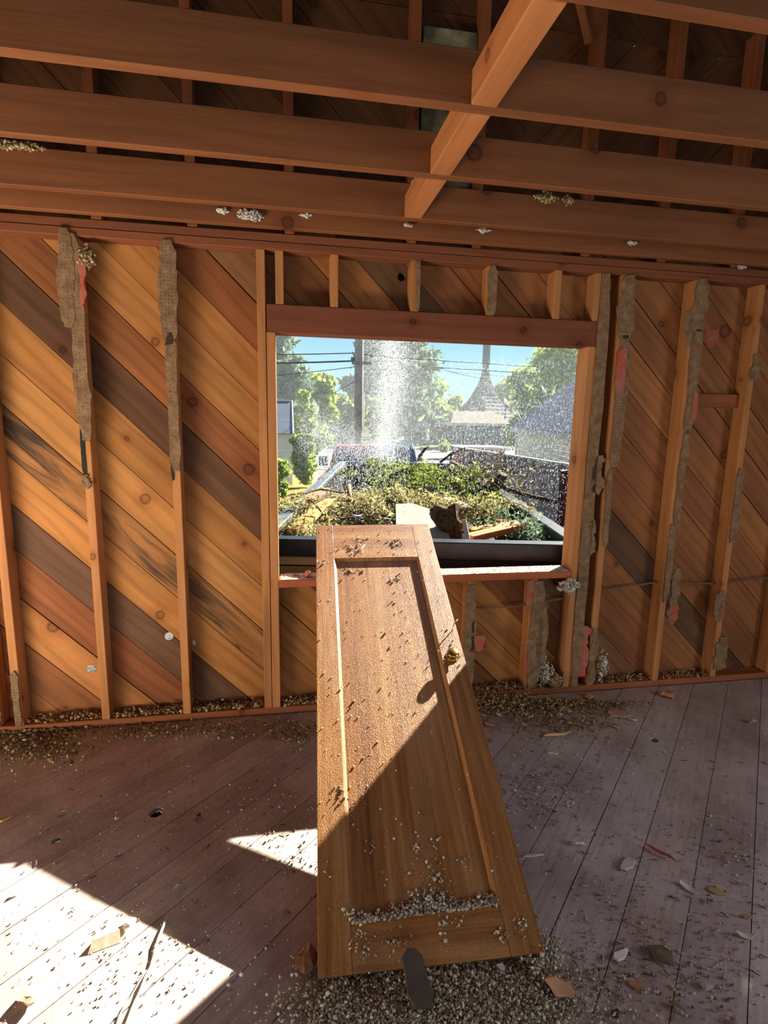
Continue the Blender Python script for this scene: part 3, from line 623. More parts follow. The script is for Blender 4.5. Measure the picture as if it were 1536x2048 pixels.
for i in range(30):
    x=rnd.gauss(1090,85); y=1400+abs(rnd.gauss(0,1))*42
    if x<960: x=960+rnd.uniform(0,40)
    p=onz(x,y); q=rnd.uniform(.010,.026); o=link('rubble_piece',chunk(rnd,q,rnd.uniform(.3,.6),1) if i%2 else shard(rnd,q*2.6,q*1.6,.008,7),M['tint'],None,(p.x,min(p.y,-.02),.002),(rnd.uniform(-.3,.3),rnd.uniform(-.3,.3),rnd.uniform(0,6)),shade(rnd.choice([(186,146,104),(206,176,150),(140,100,66),(214,200,182),(170,120,90)])))
    tag(o,'small broken fragment in rubble along wall right of the door','debris','fragments in the rubble right of the door')
# folded card scrap in the sun
me=mesh('card',[(-.045,-.02,.0),(.045,-.025,.0),(.045,0,.022),(-.03,.0,.022),(.04,.03,.002),(-.02,.026,.002),(0,-.0225,.0),(.004,0,.0225)],[(0,6,7,3),(6,1,2,7),(3,7,2,4,5)])
bm=bmesh.new(); bm.from_mesh(me); bmesh.ops.solidify(bm,geom=list(bm.faces),thickness=.0025); bm.to_mesh(me); bm.free()
lay('card_scrap',me,208,1885,.35,shade((228,204,176)),'folded cream card scrap standing in the large sun patch','card')
# flat cable running to the bottom of the picture
pts=[onz(x,y,.004) for x,y in ((335,1833),(326,1858),(316,1884),(309,1910),(302,1935),(291,1960),(281,1985),(268,2010),(258,2040),(245,2075))]
pts=[Vector((p.x,p.y,.006+.006*math.sin(i*.9)**2)) for i,p in enumerate(pts)]
o=tubeo('flat_cable',plain('white_cable_sheath',(225,218,205),.6,.3,.2,40),pts,[.003]+[.0042]*9); tag(o,'white cable running across the large sun patch to the bottom edge','cable')
pts=[onz(x,y,.004) for x,y in ((300,1940),(285,1965),(270,1992),(256,2012),(247,2030),(238,2060))]
o=tubeo('thin_cable',M['trim'],[Vector((p.x-.01,p.y,.005)) for p in pts],.0022); tag(o,'thinner split-off strand beside the white cable at bottom edge','cable')
# nails / small splinters on the right-hand floor: alike, one group
sm=[splinter(rnd,.03,.004,.8) for _ in range(5)]
for i in range(60):
    x=rnd.uniform(1000,1530); y=rnd.uniform(1500,2030)
    p=onz(x,y); o=link('small_splinter',rnd.choice(sm),M['tint'],None,(p.x,p.y,.0005),(0,0,rnd.uniform(-1.2,.4)),shade(rnd.choice([(70,54,44),(190,170,150),(96,74,60)]))); tag(o,'tiny wood splinter strewn over grey floor right of the door','splinter','tiny splinters on the right of the floor')
for i in range(26):
    x=rnd.uniform(20,620); y=rnd.uniform(1530,1760)
    p=onz(x,y); o=link('small_splinter',rnd.choice(sm),M['tint'],None,(p.x,p.y,.0005),(0,0,rnd.uniform(-1.2,1.4)),shade(rnd.choice([(64,48,38),(170,140,112)]))); tag(o,'tiny wood splinter strewn over brown floor left of the door','splinter','tiny splinters on the left of the floor')
# uncountable crumbs
def scatter(name,boxes,label,mat,seed):
    r=np.random.default_rng(seed); P=[];s=[]
    for (x,y,sx,sy,n,s0,s1,h) in boxes:
        for _ in range(n):
            px,py=r.normal(x,sx),r.normal(y,sy)
            if py<1405: py=1405+abs(r.normal(0,8))
            p=onz(px,py); q=r.uniform(s0,s1); 
            if p.y>-.01: p.y=-.01
            P.append((p.x,p.y,q*.6+abs(r.normal(0,1))*h)); s.append(q)
    P=np.array(P); c=P.mean(0); c[2]=0; o=link(name,crumbs(P-c,np.array(s),r),M[mat],None,tuple(c)); return tag(o,label,'crumbs',kind='stuff')
scatter('insulation_heap',[(880,1990,110,28,9000,.0016,.0052,.011),(1080,1925,20,22,900,.002,.006,.018),(1010,1990,60,32,3600,.0016,.005,.007),(720,2025,60,20,1800,.002,.006,.007),(900,2035,130,18,4200,.0016,.005,.009)],'heap of grey-white insulation crumbs under bottom end of door','fluff',1)
scatter('wall_rubble',[(1010,1405,45,12,3600,.002,.007,.022),(1080,1400,60,14,2400,.002,.007,.015),(1120,1440,70,18,1500,.0015,.006,.004),(1180,1400,50,10,900,.0015,.006,.006),(985,1370,30,16,1500,.002,.007,.03)],'brown rubble and insulation crumbs along wall right of door','fluffdark',2)
scatter('corner_crumbs',[(60,1475,55,22,900,.003,.010,.006),(90,1505,60,18,300,.002,.007,.002),(300,1465,60,8,250,.003,.008,.003),(470,1460,70,10,350,.003,.008,.003),(590,1470,30,14,200,.003,.008,.003)],'dusty crumbs along wall foot left of the door','fluffdark',3)
scatter('floor_grit',[(1080,1580,50,40,520,.0015,.005,.001),(1180,1500,90,40,260,.0015,.005,.001),(1250,1700,150,130,700,.001,.004,.0),(1350,1900,140,90,520,.001,.0045,.0),(1480,1700,60,60,200,.0015,.005,.001),(1200,1960,60,60,320,.0015,.005,.0),(1400,1960,60,50,180,.001,.004,0)],'fine pale grit strewn on grey floor right of the door','crumb',4)
scatter('brown_floor_grit',[(330,1600,200,90,450,.001,.004,.0),(560,1620,60,60,220,.001,.005,.0),(250,1900,160,90,420,.001,.004,0.),(590,1730,30,20,120,.001,.005,0.),(480,1850,90,80,220,.001,.004,0.)],'fine grit strewn on brown floor left of the door','crumb',6)
# crumbs lying on the bottom plate between the studs
r=np.random.default_rng(9); P=[];s=[]
for x0,x1,n in ((-.22,.13,160),(.18,.53,260),(.58,.95,300),(1.05,1.25,300),(2.0,2.45,500),(2.5,2.68,120),(2.9,3.28,260),(3.34,3.69,160)):
    for _ in range(n): P.append((r.uniform(x0,x1),r.uniform(.005,.07),.038+abs(r.normal(0,.012))+.003)); s.append(r.uniform(.003,.010))
o=link('plate_crumbs',crumbs(np.array(P)-np.array([1,0,0]),np.array(s),r),M['fluffdark'],None,(1,0,0)); tag(o,'insulation crumbs lying on the bottom plate between wall studs','crumbs',kind='stuff')
# clumps caught on the timber
def clump(name,c,rx,ry,rz,n,label,mat='fluffdark',seed=0,s0=.003,s1=.009):
    r=np.random.default_rng(seed+50); d=r.normal(size=(n,3)); d/=np.linalg.norm(d,axis=1)[:,None]; d*=(r.uniform(0,1,n)**.4)[:,None]
    d*=1+.35*np.sin(d[:,[1,2,0]]*5+seed); P=d*np.array([rx,ry,rz]); o=link(name,crumbs(P,r.uniform(s0,s1,n),r),M[mat],None,tuple(c)); return tag(o,label,'insulation')
J3=ZJ+.135
def onJ(px,py,Y,off=-.008): p=at(px,py,Y); p.y+=off; return p
clump('insulation_clump',onJ(848,371,-.325),.045,.012,.022,420,'shaggy insulation clump hanging over third joist beside the blocking','fluffdark',1)
clump('insulation_clump',onJ(1092,397,-.325),.045,.012,.020,380,'left one of two grassy insulation clumps on third joist','fluffdark',2)
clump('insulation_clump',onJ(1134,402,-.325),.025,.010,.016,200,'right, smaller one of two grassy insulation clumps on third joist','fluffdark',3)
clump('insulation_clump',onJ(35,293,-.325),.09,.012,.014,380,'flat insulation tuft over the joist at far upper left','fluffdark',4)
clump('wool_clump',onJ(500,432,-.08,-.012),.055,.010,.024,420,'white mineral wool patch on rim board, largest of the row','whitefluff',5,.002,.006)
clump('wool_clump',onJ(445,423,-.08,-.010),.025,.008,.014,160,'small white wool patch left of the largest wool patch','whitefluff',6,.002,.006)
clump('wool_clump',onJ(612,432,-.08,-.010),.022,.007,.010,120,'small white wool tuft right of the largest wool patch','whitefluff',7,.002,.005)
clump('wool_clump',onJ(965,462,-.08,-.010),.035,.007,.010,160,'white wool flecks on rim board above window right half','whitefluff',8,.002,.005)
clump('wool_clump',onJ(815,452,-.08,-.010),.02,.007,.009,90,'white wool flecks on rim board above window middle','whitefluff',9,.002,.005)
clump('wool_clump',onJ(1262,488,-.08,-.010),.03,.007,.010,120,'white wool flecks on rim board right of the window','whitefluff',10,.002,.005)
clump('wool_clump',onJ(1480,535,-.0,-.012),.025,.009,.012,110,'white wool knot on top plate at far right','whitefluff',11,.002,.005)
clump('insulation_clump',at(172,515,-.012),.035,.012,.05,320,'shaggy brown tuft beside torn drywall at top of left stud','fluffdark',12)
clump('insulation_clump',at(1137,1172,-.022),.055,.020,.042,700,'large grey insulation lump hanging at right end of window sill','fluff',13,.003,.010)
clump('insulation_clump',at(1112,1362,-.02),.04,.03,.035,500,'orange-brown insulation lump low between window posts at right','fluffdark',14)
clump('insulation_clump',at(1090,1345,.02),.05,.03,.08,500,'tall grey insulation tuft at foot of cripple stud under window','fluff',15,.003,.01)
clump('insulation_clump',at(1205,1330,.02),.03,.02,.09,320,'ragged insulation strip at foot of post right of window','fluff',16,.003,.01)
# sill litter
r=np.random.default_rng(21); n=520; P=np.stack([r.uniform(1.06,2.67,n)-1.8,r.uniform(.0,.118,n),np.full(n,wz0+.0025)],1)
o=link('sill_grit',crumbs(P,np.stack([r.uniform(.002,.012,n),r.uniform(.002,.006,n),r.uniform(.001,.003,n)],1),r,axis=0),M['whitefluff'],None,(1.8,0,0)); tag(o,'pale paint flakes and grit lying on the window sill','grit',kind='stuff')
p=at(616,1142,.035); o=link('brick_scrap',chunk(rnd,.028,1.3),M['tint'],None,(p.x,.03,wz0+.002),(0,0,.3),shade((176,104,84))); tag(o,'small reddish block on window sill left of the leaning door','debris')

# ================================================================== OUTSIDE
GZ=-.9
def gz(y): return GZ if y<16 else GZ-(y-16)*1.5/64
def gmesh(name,mat,x0,x1,ys,dz=0.,lab=None):
    V=[];F=[]
    for y in ys: V+=[(x0(y) if callable(x0) else x0,y,gz(y)+dz),(x1(y) if callable(x1) else x1,y,gz(y)+dz)]
    for i in range(len(ys)-1): F.append((2*i,2*i+1,2*i+3,2*i+2))
    return struct(link(name,mesh(name,V,F),M[mat]))
YS=[.13,4,8,12,16,20,26,34,44,54,62,70,80,95,120,160]
gmesh('ground','concrete',-70,110,YS)
gmesh('street','asphalt',-70,110,[26,34,44,54,62],.02)
gmesh('lawn','lawn',-70,110,[64,70,80,95,120,160],.03)
gmesh('dry_grass_verge','drygrass',-6,2.0,[9,12,16,20,24],.02)
# ---- trailer
ZT=.85; ta=math.radians(10.5); tx=Vector((math.cos(ta),-math.sin(ta),0)); ty=Vector((math.sin(ta),math.cos(ta),0))
tR=Vector((2.90,.27,0)); TWD=2.02; TLN=6.2
trl=empty('dump_trailer',tR-tx*TWD,(0,0,-ta)); tag(trl,'black steel dump trailer backed up to the window, heaped with brush','trailer')
def tb(name,x0,x1,y0,y1,z0,z1,mat='steel',along='x',color=None): return bxo(name,M[mat],x0,x1,y0,y1,z0,z1,trl,color,.006,along)
ZB=-.15
tb('floor_panel',0,TWD,.05,TLN,ZB,ZB+.05)
tb('side_wall',0,.05,.05,TLN,ZB,ZT-.04,along='y'); tb('side_wall',TWD-.05,TWD,.05,TLN,ZB,ZT-.04,along='y')
tb('top_rail',-.05,.055,0,TLN,ZT-.05,ZT,'steelgrey','y'); tb('top_rail',TWD-.055,TWD+.05,0,TLN,ZT-.05,ZT,'steel','y')
tb('front_wall',.05,TWD-.05,TLN-.05,TLN,ZB,ZT-.05,'steel'); tb('front_rail',0,TWD,TLN-.07,TLN+.03,ZT-.05,ZT,'steelgrey')
tb('tailgate',.05,TWD-.05,0,.05,ZB,ZT-.12,'steel'); tb('tailgate_rail',-.05,TWD+.05,-.05,.06,ZT-.11,ZT,'steel')
for y in (1.2,2.4,3.6,4.8,5.9): tb('side_rib',-.06,0,y,y+.08,ZB,ZT-.05,along='z'); tb('side_rib',TWD,TWD+.06,y,y+.08,ZB,ZT-.05,along='z')
tb('wood_strip',.0,.60,-.030,-.005,ZT-.17,ZT-.115,'rough',color=shade((236,216,166))); tb('wood_strip',1.60,2.06,-.030,-.005,ZT-.22,ZT-.155,'rough',color=shade((240,232,206)))
tb('wood_strip',.0,.75,-.026,-.003,ZT-.27,ZT-.18,'rough',color=shade((186,160,112)))
tb('axle_beam',-.1,TWD+.1,3.0,3.12,-.6,-.45)
for y in (2.4,3.5):
    for sx_ in (-.25,TWD+.02):
        V,F=lathe([(.05,0),(.30,.0),(.34,.03),(.34,.20),(.30,.23),(.05,.23)],20); w=link('wheel',mesh('wheel',[(c+sx_,a+y,b+GZ+.34) for a,b,c in V],F),M['rubber'],trl)
tb('drawbar',TWD/2-.06,TWD/2+.06,TLN,TLN+1.5,-.42,-.3,along='y')
bpy.context.view_layer.update()
def tl(x,y,z): p=tR-tx*TWD+tx*x+ty*y; return Vector((p.x,p.y,z))
def toff(px,py,z):
    """photo pixel at height z -> trailer coordinates"""
    p=onz(px,py,z)-(tR-tx*TWD); return p.dot(tx),p.dot(ty)
# ---- load in the trailer
def hz(x,y):
    f=x/TWD
    left=.38+.08*math.sin(y*1.7); right=.78+.10*math.sin(y*1.3+x*2)
    near=.62+.12*math.sin(x*4+1)
    h=left+(right-left)*min(1,max(0,(f-.30)/.3))
    w=max(0,1-y/2.2); h=h*(1-w)+near*w
    if f>.78: h-= (f-.78)*1.2*max(0,1-abs(y-1.0)/2.2)
    return h+.045*math.sin(x*9+y*5)+.03*math.sin(x*17-y*11)
nx_,ny_=26,60; V=[];F=[]
for j in range(ny_+1):
    for i in range(nx_+1):
        x=.06+(TWD-.12)*i/nx_; y=.07+(TLN-.14)*j/ny_; V.append((x,y,hz(x,y)-.03))
for j in range(ny_):
    for i in range(nx_): a=j*(nx_+1)+i; F.append((a,a+1,a+nx_+2,a+nx_+1))
heap=link('yard_waste',mesh('waste',V,F),plain('dark_mulch',(84,70,52),.95,.1,.5,20,.8,.03,c2=(46,38,28)),None,tR-tx*TWD,(0,0,-ta)); tag(heap,'heap of dark mulch and leaf litter filling the trailer bed','yard waste',kind='stuff')
def spray(name,c,rx,ry,rz,nb,nl,mat,label,seed,ln=.30,leaf=.016,dirv=None,group=None):
    """a cut leafy branch heap: bent twigs with flat scale leaves"""
    r=np.random.default_rng(seed); parts=[]; LP=[]
    for b in range(nb):
        o=np.array([r.normal(0,rx*.45),r.normal(0,ry*.45),abs(r.normal(0,rz*.35))]); d=r.normal(size=3); d[2]=abs(d[2])*.35-.1
        if dirv is not None: d=d*.7+np.array(dirv)
        d/=np.linalg.norm(d); L=ln*r.uniform(.6,1.4); q=[o+d*L*t+np.array([0,0,-.20*L*t*t])*2 for t in np.linspace(0,1,6)]
        parts.append(tube([tuple(x) for x in q],[.006,.005,.004,.004,.003,.002],4))
        for _ in range(nl):
            t=r.uniform(.1,1.); i=min(4,int(t*5)); p=q[i]+(q[i+1]-q[i])*(t*5-i); LP.append(p+r.normal(0,.035,3)*(1.2-t*.5))
    root=empty(name,tuple(c)); V,F=join(parts); link('twigs',mesh('twigs',V,F),M['bark'],root)
    lf=link('foliage',leaves(np.array(LP),np.full(len(LP),leaf),r,2.6),M[mat],root); lf['kind']='stuff'
    return tag(root,label,'branches',group)
def pt(px,py,Y,dz=0.): p=at(px,py,Y); p.z+=dz; return p
spray('evergreen_branch',pt(810,935,4.6,-.12),.55,.6,.22,34,110,'arbor','green evergreen boughs heaped highest in trailer, left part of mound',31,.5,.024)
spray('evergreen_branch',pt(905,955,3.6,-.12),.5,.6,.26,36,110,'arbor','green evergreen boughs in middle of mound, below thin pale branches',32,.5,.022)
spray('evergreen_branch',pt(985,1010,2.3,-.10),.36,.4,.18,24,100,'arbor','green evergreen bough sloping down to right trailer rail',33,.4,.02)
spray('evergreen_branch',pt(885,1000,2.6,-.10),.4,.3,.16,20,100,'arbor','shaded evergreen bough at the near foot of the mound',34,.4,.02)
spray('dry_branch',pt(690,1020,1.7,-.03),.42,.3,.10,30,90,'arbordry','dry pale foliage tangle above left half of the leaning door','35',.32,.016) if False else spray('dry_branch',pt(690,1020,1.7,-.03),.42,.3,.10,30,90,'arbordry','dry pale foliage tangle just above the top of the door',35,.32,.016)
spray('dry_branch',pt(800,1000,2.0,-.02),.45,.2,.08,26,90,'arbordry','dry foliage roll behind the cream board',36,.3,.016)
spray('dry_branch',pt(700,985,3.4,-.10),.4,.5,.10,22,80,'arbordry','greyish cut foliage near the front wall of the trailer',37,.4,.02)
spray('dry_branch',pt(605,1045,1.1,-.06),.18,.3,.08,18,80,'arbordry','brown leafy twigs in left near corner of trailer',38,.25,.014)
spray('dry_branch',pt(960,1005,1.6,-.05),.3,.25,.10,18,80,'arbordry','straw-coloured foliage between grey board and orange boards',39,.28,.014)
spray('evergreen_branch',pt(1050,1055,.95,-.10),.16,.2,.12,14,80,'conif','dark upright evergreen sprig in right near corner of trailer',40,.25,.014,(0,0,.5))
spray('brush_tangle',pt(955,945,3.4,-.06),.5,.7,.16,46,5,'arbordry','tangle of bare brown twigs on right side of mound, beside the fence',61,.7,.02,(.5,-.5,.1))
spray('brush_tangle',pt(640,1015,1.8,-.02),.3,.4,.10,22,8,'arbordry','tangle of thin bare twigs inside left wall of trailer',62,.6,.014,(.4,.2,.1))
def limb(name,pxs,rad,mat,label,cat='branch',jit=0.):
    pts=[at(x,y,Y) for x,y,Y in pxs]; o=tubeo(name,M[mat],pts,rad,None,7); return tag(o,label,cat)
limb('log',[(982,985,3.0),(995,970,2.9),(1007,948,2.85)],[.075,.065,.06],'bark','stubby sawn log with pale end poking up from mound at right','log')
limb('long_branch',[(905,925,5.2),(950,950,4.2),(985,962,3.5),(1020,980,3.0),(1060,992,2.6),(1113,1004,2.3)],[.03,.03,.028,.025,.022,.02],'bark','longest bare branch reaching over right rail of trailer')
limb('bare_branch',[(930,955,3.8),(975,975,3.1),(1015,995,2.6),(1050,1012,2.3)],[.02,.018,.014,.008],'bark','thin bare branch under the longest branch')
limb('bare_branch',[(880,925,5.),(905,905,5.0),(932,895,5.0)],[.02,.015,.008],'bark','bare twig rising left of fence post, pointing right')
limb('bare_branch',[(900,930,4.8),(902,912,4.8),(912,902,4.8),(908,912,4.9)],[.014,.012,.01,.006],'bark','small hooked twig on top of the mound')
limb('bare_branch',[(935,925,4.8),(960,925,4.6),(978,915,4.5)],[.014,.012,.006],'bark','curved pale twig in front of brown fence')
limb('bare_branch',[(838,915,5.5),(848,900,5.5),(858,892,5.5)],[.03,.024,.012],'bark','short forked stub standing on top of mound left')
limb('bare_branch',[(560,1010,1.9),(600,990,2.2),(640,978,2.4),(680,985,2.5),(720,982,2.6)],[.006,.009,.010,.009,.006],'bark','arched bare twig crossing inside left wall of trailer')
limb('bare_branch',[(595,1040,1.3),(620,1010,1.6),(650,995,1.9),(700,990,2.2)],[.007,.009,.009,.006],'bark','second arched twig below the first, inside left trailer wall')
limb('bare_branch',[(622,1000,1.5),(640,1020,1.35),(655,1042,1.2)],[.007,.007,.006],'bark','straight dark twig slanting down towards top of the door')
limb('bare_branch',[(645,1042,1.2),(690,1036,1.2),(710,1034,1.2)],[.008,.008,.007],'bark','reddish twig lying flat just above the door top')
limb('stake',[(699,1005,1.9),(698,970,2.1)],[.022,.02],'rough','short upright wooden stake in left of trailer load','stake').color=shade((170,130,90))
def plk(name,p,q,w,h,label,col,cat='board',mat='rough'):
    o=beam(name,M[mat],p,q,w,h,None,shade(col),.003); return tag(o,label,cat)
plk('grey_board',pt(890,997,2.2),pt(942,1018,1.6),.10,.03,'greyish pink board lying at a slant in front of mound',(176,150,140))
plk('orange_board',pt(938,1076,.78),pt(1040,1052,.95),.10,.045,'lower of two broken orange boards in right near corner',(206,120,70))
plk('orange_board',pt(940,1062,1.05),pt(1035,1046,1.1),.10,.03,'upper of two broken orange boards, mossy edge',(190,140,70))
plk('orange_board',pt(1000,1042,1.25),pt(1022,1050,1.1),.09,.03,'short red-orange offcut behind the two orange boards',(200,104,64))
plk('orange_board',pt(590,1062,1.0),pt(655,1000,1.9),.12,.03,'long orange board inside left wall of trailer',(214,150,84))
plk('orange_board',pt(610,1002,2.2),pt(640,985,2.6),.12,.03,'reddish board end beyond the long orange board at left',(196,120,90))
o=link('cream_board',prism([[(-.17,-.30),(.22,-.34),(.20,.12),(.10,.24),(-.05,.30),(-.18,.26)]],.02),M['tint'],None,color=shade((176,168,150)))
o.matrix_world=Matrix.Translation(pt(840,1050,1.0))@Euler((math.radians(22),math.radians(6),-.15)).to_matrix().to_4x4(); tag(o,'large cream drywall sheet lying in load right above the door','drywall sheet')
o=link('stump',chunk(random.Random(4),.15,1.0,3,.2),M['bark'],None); p=pt(899,1084,.92); o.location=p; o.rotation_euler=(.05,.05,.3); tag(o,'grey mossy stump chunk beside the cream drywall sheet','stump')
o=link('blue_rag',shard(rnd,.10,.05,.012,9,.2,.3),M['tint'],None,color=shade((150,165,200))); o.location=pt(716,1034,1.15); tag(o,'small blue-grey plastic scrap above the top of the door','scrap')
plk('slab_board',pt(936,1082,.72),pt(928,1040,.85),.03,.02,'thin pale upright slat beside the mossy stump',(200,190,160))
# ---- vehicles
def prof(name,P,w0,w1,mat,par,zs=None):
    """side profile polygon (x,z) extruded across; half width w(z) from w0 at the lowest to w1 at the highest point"""
    zl=min(p[1] for p in P); zh=max(p[1] for p in P); n=len(P)
    W=lambda z:w0+(w1-w0)*(z-zl)/(zh-zl)
    V=[(x,W(z),z) for x,z in P]+[(x,-W(z),z) for x,z in P]; F=[tuple(range(n))[::-1],tuple(range(n,2*n))]+[(i,(i+1)%n,n+(i+1)%n,n+i) for i in range(n)]
    me=mesh(name,V,F); bm=bmesh.new(); bm.from_mesh(me); bmesh.ops.recalc_face_normals(bm,faces=bm.faces); bmesh.ops.bevel(bm,geom=list(bm.edges),offset=.04,segments=2,affect='EDGES',profile=.5); bm.to_mesh(me); bm.free()
    return link(name,me,M[mat],par)
def quad(name,pts,mat,par,t=.012):
    n=len(pts); c=[Vector(p) for p in pts]; nn=(c[1]-c[0]).cross(c[2]-c[0]).normalized()*t
    return link(name,mesh(name,[v+nn for v in c]+[v-nn for v in c],[tuple(range(n)),tuple(range(2*n-1,n-1,-1))]+[(i,n+i,n+(i+1)%n,(i+1)%n) for i in range(n)]),M[mat],par)
def wheels(par,xs,w,r=.36):
    for x in xs:
        for sgn in (-1,1):
            V,F=lathe([(.05,-.0),(.22,.0),(.23,.02),(r*.96,.02),(r,.05),(r,.2),(r*.96,.22),(.05,.22)],20)
            wo=link('wheel',mesh('wheel',[(a+x,sgn*(w-.18+c),b+r) for a,b,c in V],F),M['rubber'],par)
            V,F=lathe([(.04,.01),(.20,.015),(.21,.0),(.05,-.0)],16); link('hub_cap',mesh('hub',[(a+x,sgn*(w+.045)+sgn*(-c),b+r) for a,b,c in V],F),M['steelgrey'],wo)
def suv(name,loc,yaw,mat,label,L=4.6,Wd=.92,H=1.68,cat='car'):
    c=empty(name,loc,(0,0,yaw)); h=H
    prof('body',[(-L/2,.35),(L/2-.05,.32),(L/2,.62),(L/2-.1,.88),(L/2-1.15,1.0),(-L/2+.1,1.04),(-L/2-.02,.8)],Wd,Wd-.03,mat,c)
    prof('cabin',[(L/2-1.25,.98),(L/2-2.0,h-.06),(L/2-2.4,h),(-L/2+.55,h-.02),(-L/2+.28,h-.10),(-L/2+.06,.98)],Wd-.06,Wd-.24,mat,c)
    W=lambda z:Wd-.06-.18*(z-.98)/(h-.98)+.004
    for sgn in (-1,1):
        for a,b,a2,b2 in ((L/2-1.42,L/2-2.35,L/2-1.98,L/2-2.35),(L/2-2.43,L/2-3.30,L/2-2.43,L/2-3.30),(L/2-3.38,-L/2+.32,L/2-3.38,-L/2+.48)):
            z0,z1=1.06,h-.14; quad('side_window',[(a,sgn*W(z0),z0),(b,sgn*W(z0),z0),(b2,sgn*W(z1),z1),(a2,sgn*W(z1),z1)],'glass',c)
    z0,z1=1.06,h-.2; quad('rear_window',[(-L/2+.07,W(z0)-.1,z0),(-L/2+.07,-W(z0)+.1,z0),(-L/2+.25,-W(z1)+.1,z1),(-L/2+.25,W(z1)-.1,z1)],'glass',c,.02)
    quad('windscreen',[(L/2-1.30,W(z0)-.08,z0),(L/2-1.30,-W(z0)+.08,z0),(L/2-1.92,-W(z1)+.08,z1),(L/2-1.92,W(z1)-.08,z1)],'glass',c,.03)
    for sgn in (-1,1):
        bxo('tail_light',M['red'],-L/2-.03,-L/2+.05,sgn*(Wd-.2)-.1,sgn*(Wd-.2)+.1,.75,.98,c); bxo('headlight',M['trim'],L/2-.12,L/2-.02,sgn*(Wd-.22)-.16,sgn*(Wd-.22)+.16,.68,.82,c)
        bxo('mirror',M[mat],L/2-1.55,L/2-1.42,sgn*(Wd+.06)-.09,sgn*(Wd+.06)+.09,1.02,1.16,c)
    bxo('bumper',M['steel'],-L/2-.08,-L/2+.1,-Wd+.05,Wd-.05,.35,.55,c,None,.02,'y'); wheels(c,(L/2-.85,-L/2+.9),Wd)
    return tag(c,label,cat)
p=at(831,893,78); suv('parked_car',(p.x,78,at(831,893,78).z),math.pi+.05,'white','white car parked side-on across the street','car' and 4.6)
p=at(792,888,15); suv('parked_car',(p.x+.15,16.3,p.z-1.74),math.radians(90-12),'navy','dark blue car half hidden behind the red pickup',4.7,.92,1.75)
# red pickup that tows the trailer, seen from behind
p=at(727,893,12.2); pk=empty('pickup_truck',(p.x,13.2,p.z-1.86),(0,0,math.radians(90-9))); tag(pk,'red pickup truck in front of trailer, rear window and roof showing','truck')
prof('bed',[(-2.7,.55),(-.6,.55),(-.6,1.15),(-2.7,1.15)],.95,.93,'red',pk); prof('hood',[(1.0,.5),(2.5,.5),(2.55,.9),(2.4,1.1),(1.0,1.15)],.93,.88,'red',pk)
prof('lower_cab',[(-.62,.5),(1.05,.5),(1.05,1.15),(-.62,1.15)],.95,.92,'red',pk)
prof('cabin',[(-.55,1.13),(.95,1.13),(.45,1.82),(.2,1.86),(-.35,1.86),(-.46,1.78)],.84,.64,'red',pk)
quad('rear_window',[(-.565,.66,1.22),(-.565,-.66,1.22),(-.49,-.55,1.74),(-.49,.55,1.74)],'glass',pk,.02)
for sgn in (-1,1):
    quad('side_window',[(.80,sgn*.83,1.2),(-.35,sgn*.83,1.2),(-.30,sgn*.69,1.72),(.42,sgn*.69,1.72)],'glass',pk); bxo('tail_light',M['red'],-2.76,-2.68,sgn*.85-.07,sgn*.85+.07,.75,1.05,pk)
    bxo('mirror',M['steel'],.66,.80,sgn*1.10-.13,sgn*1.10+.13,1.17,1.46,pk)
bxo('bumper',M['steelgrey'],-2.85,-2.68,-.9,.9,.5,.66,pk,None,.02,'y'); wheels(pk,(1.75,-1.7),.95,.38)
# ---- utility pole, wires
p0=onz(718,890,0); P=at(716,905,17.); pole=empty('utility_pole',(P.x,17.,gz(17))); tag(pole,'tall grey wooden utility pole with short crossarm behind pickup','utility pole')
tubeo('pole_shaft',M['pole'],[(0,0,0),(0,0,3),(0,0,6),(0,0,9)],[.165,.16,.15,.14],pole,12).color=shade((150,140,124))
zc=at(720,727,17.).z-gz(17); beam('crossarm',M['pole'],(-.28,-.2,zc),(.42,-.2,zc),.09,.11,pole,shade((110,104,98))); bpy.context.view_layer.update()
link('insulator_box',cbox(.14,.12,.14,.01),M['steel'],pole,(-.24,-.2,zc+.12))
tubeo('conduit',M['trim'],[(.17,-.1,.2),(.17,-.1,3.4)],.02,pole)
def wire(label,pts,r=.012,sag=.0):
    q=[at(x,y,Y) for x,y,Y in pts]; o=[]
    for a,b in zip(q[:-1],q[1:]):
        for i in range(8): t=i/8; v=a.lerp(b,t); v.z-=sag*4*t*(1-t)*(b-a).length; o.append(v)
    o.append(q[-1]); w=tubeo('power_line',M['wire'],o,r,None,5); return tag(w,label,'power line')
wire('uppermost power line, from left frame past pole top to the right',[(520,709,17),(716,706,17),(745,711,18),(860,719,24),(960,726,30),(1200,738,44)],.018,.004)
wire('thickest power line, at crossarm height left of the pole',[(520,727,17),(704,722,17)],.03,.003)
wire('thickest power line right of the pole, crossing the church spire',[(862,734,45),(960,740,44),(1200,754,42)],.035,.004)
wire('lowest power line left of the pole',[(520,754,16.5),(714,733,17)],.012,.006)
wire('thin service wire slanting down left from the pole to trees',[(716,760,17),(650,795,30)],.012)
wire('upper of two thin wires fanning right from second crossarm',[(856,722,45),(905,745,30),(975,758,36)],.014,.004)
wire('thin wire slanting down behind the deciduous trees right of conifer',[(852,738,45),(890,775,34)],.014)
wire('thin wire just below thickest line near the church spire',[(862,740,45),(960,748,42),(1060,755,34)],.012,.006)
b=empty('crossarm_bracket',at(844,737,90.)); tag(b,'second grey crossarm poking out right of the big conifer','crossarm'); beam('crossarm',M['pole'],(-2.0,0,0),(2.0,0,.16),.34,.42,b,shade((130,124,116)))
link('insulator_box',cbox(.2,.2,.35,.01),M['steel'],b,(1.4,0,.5))
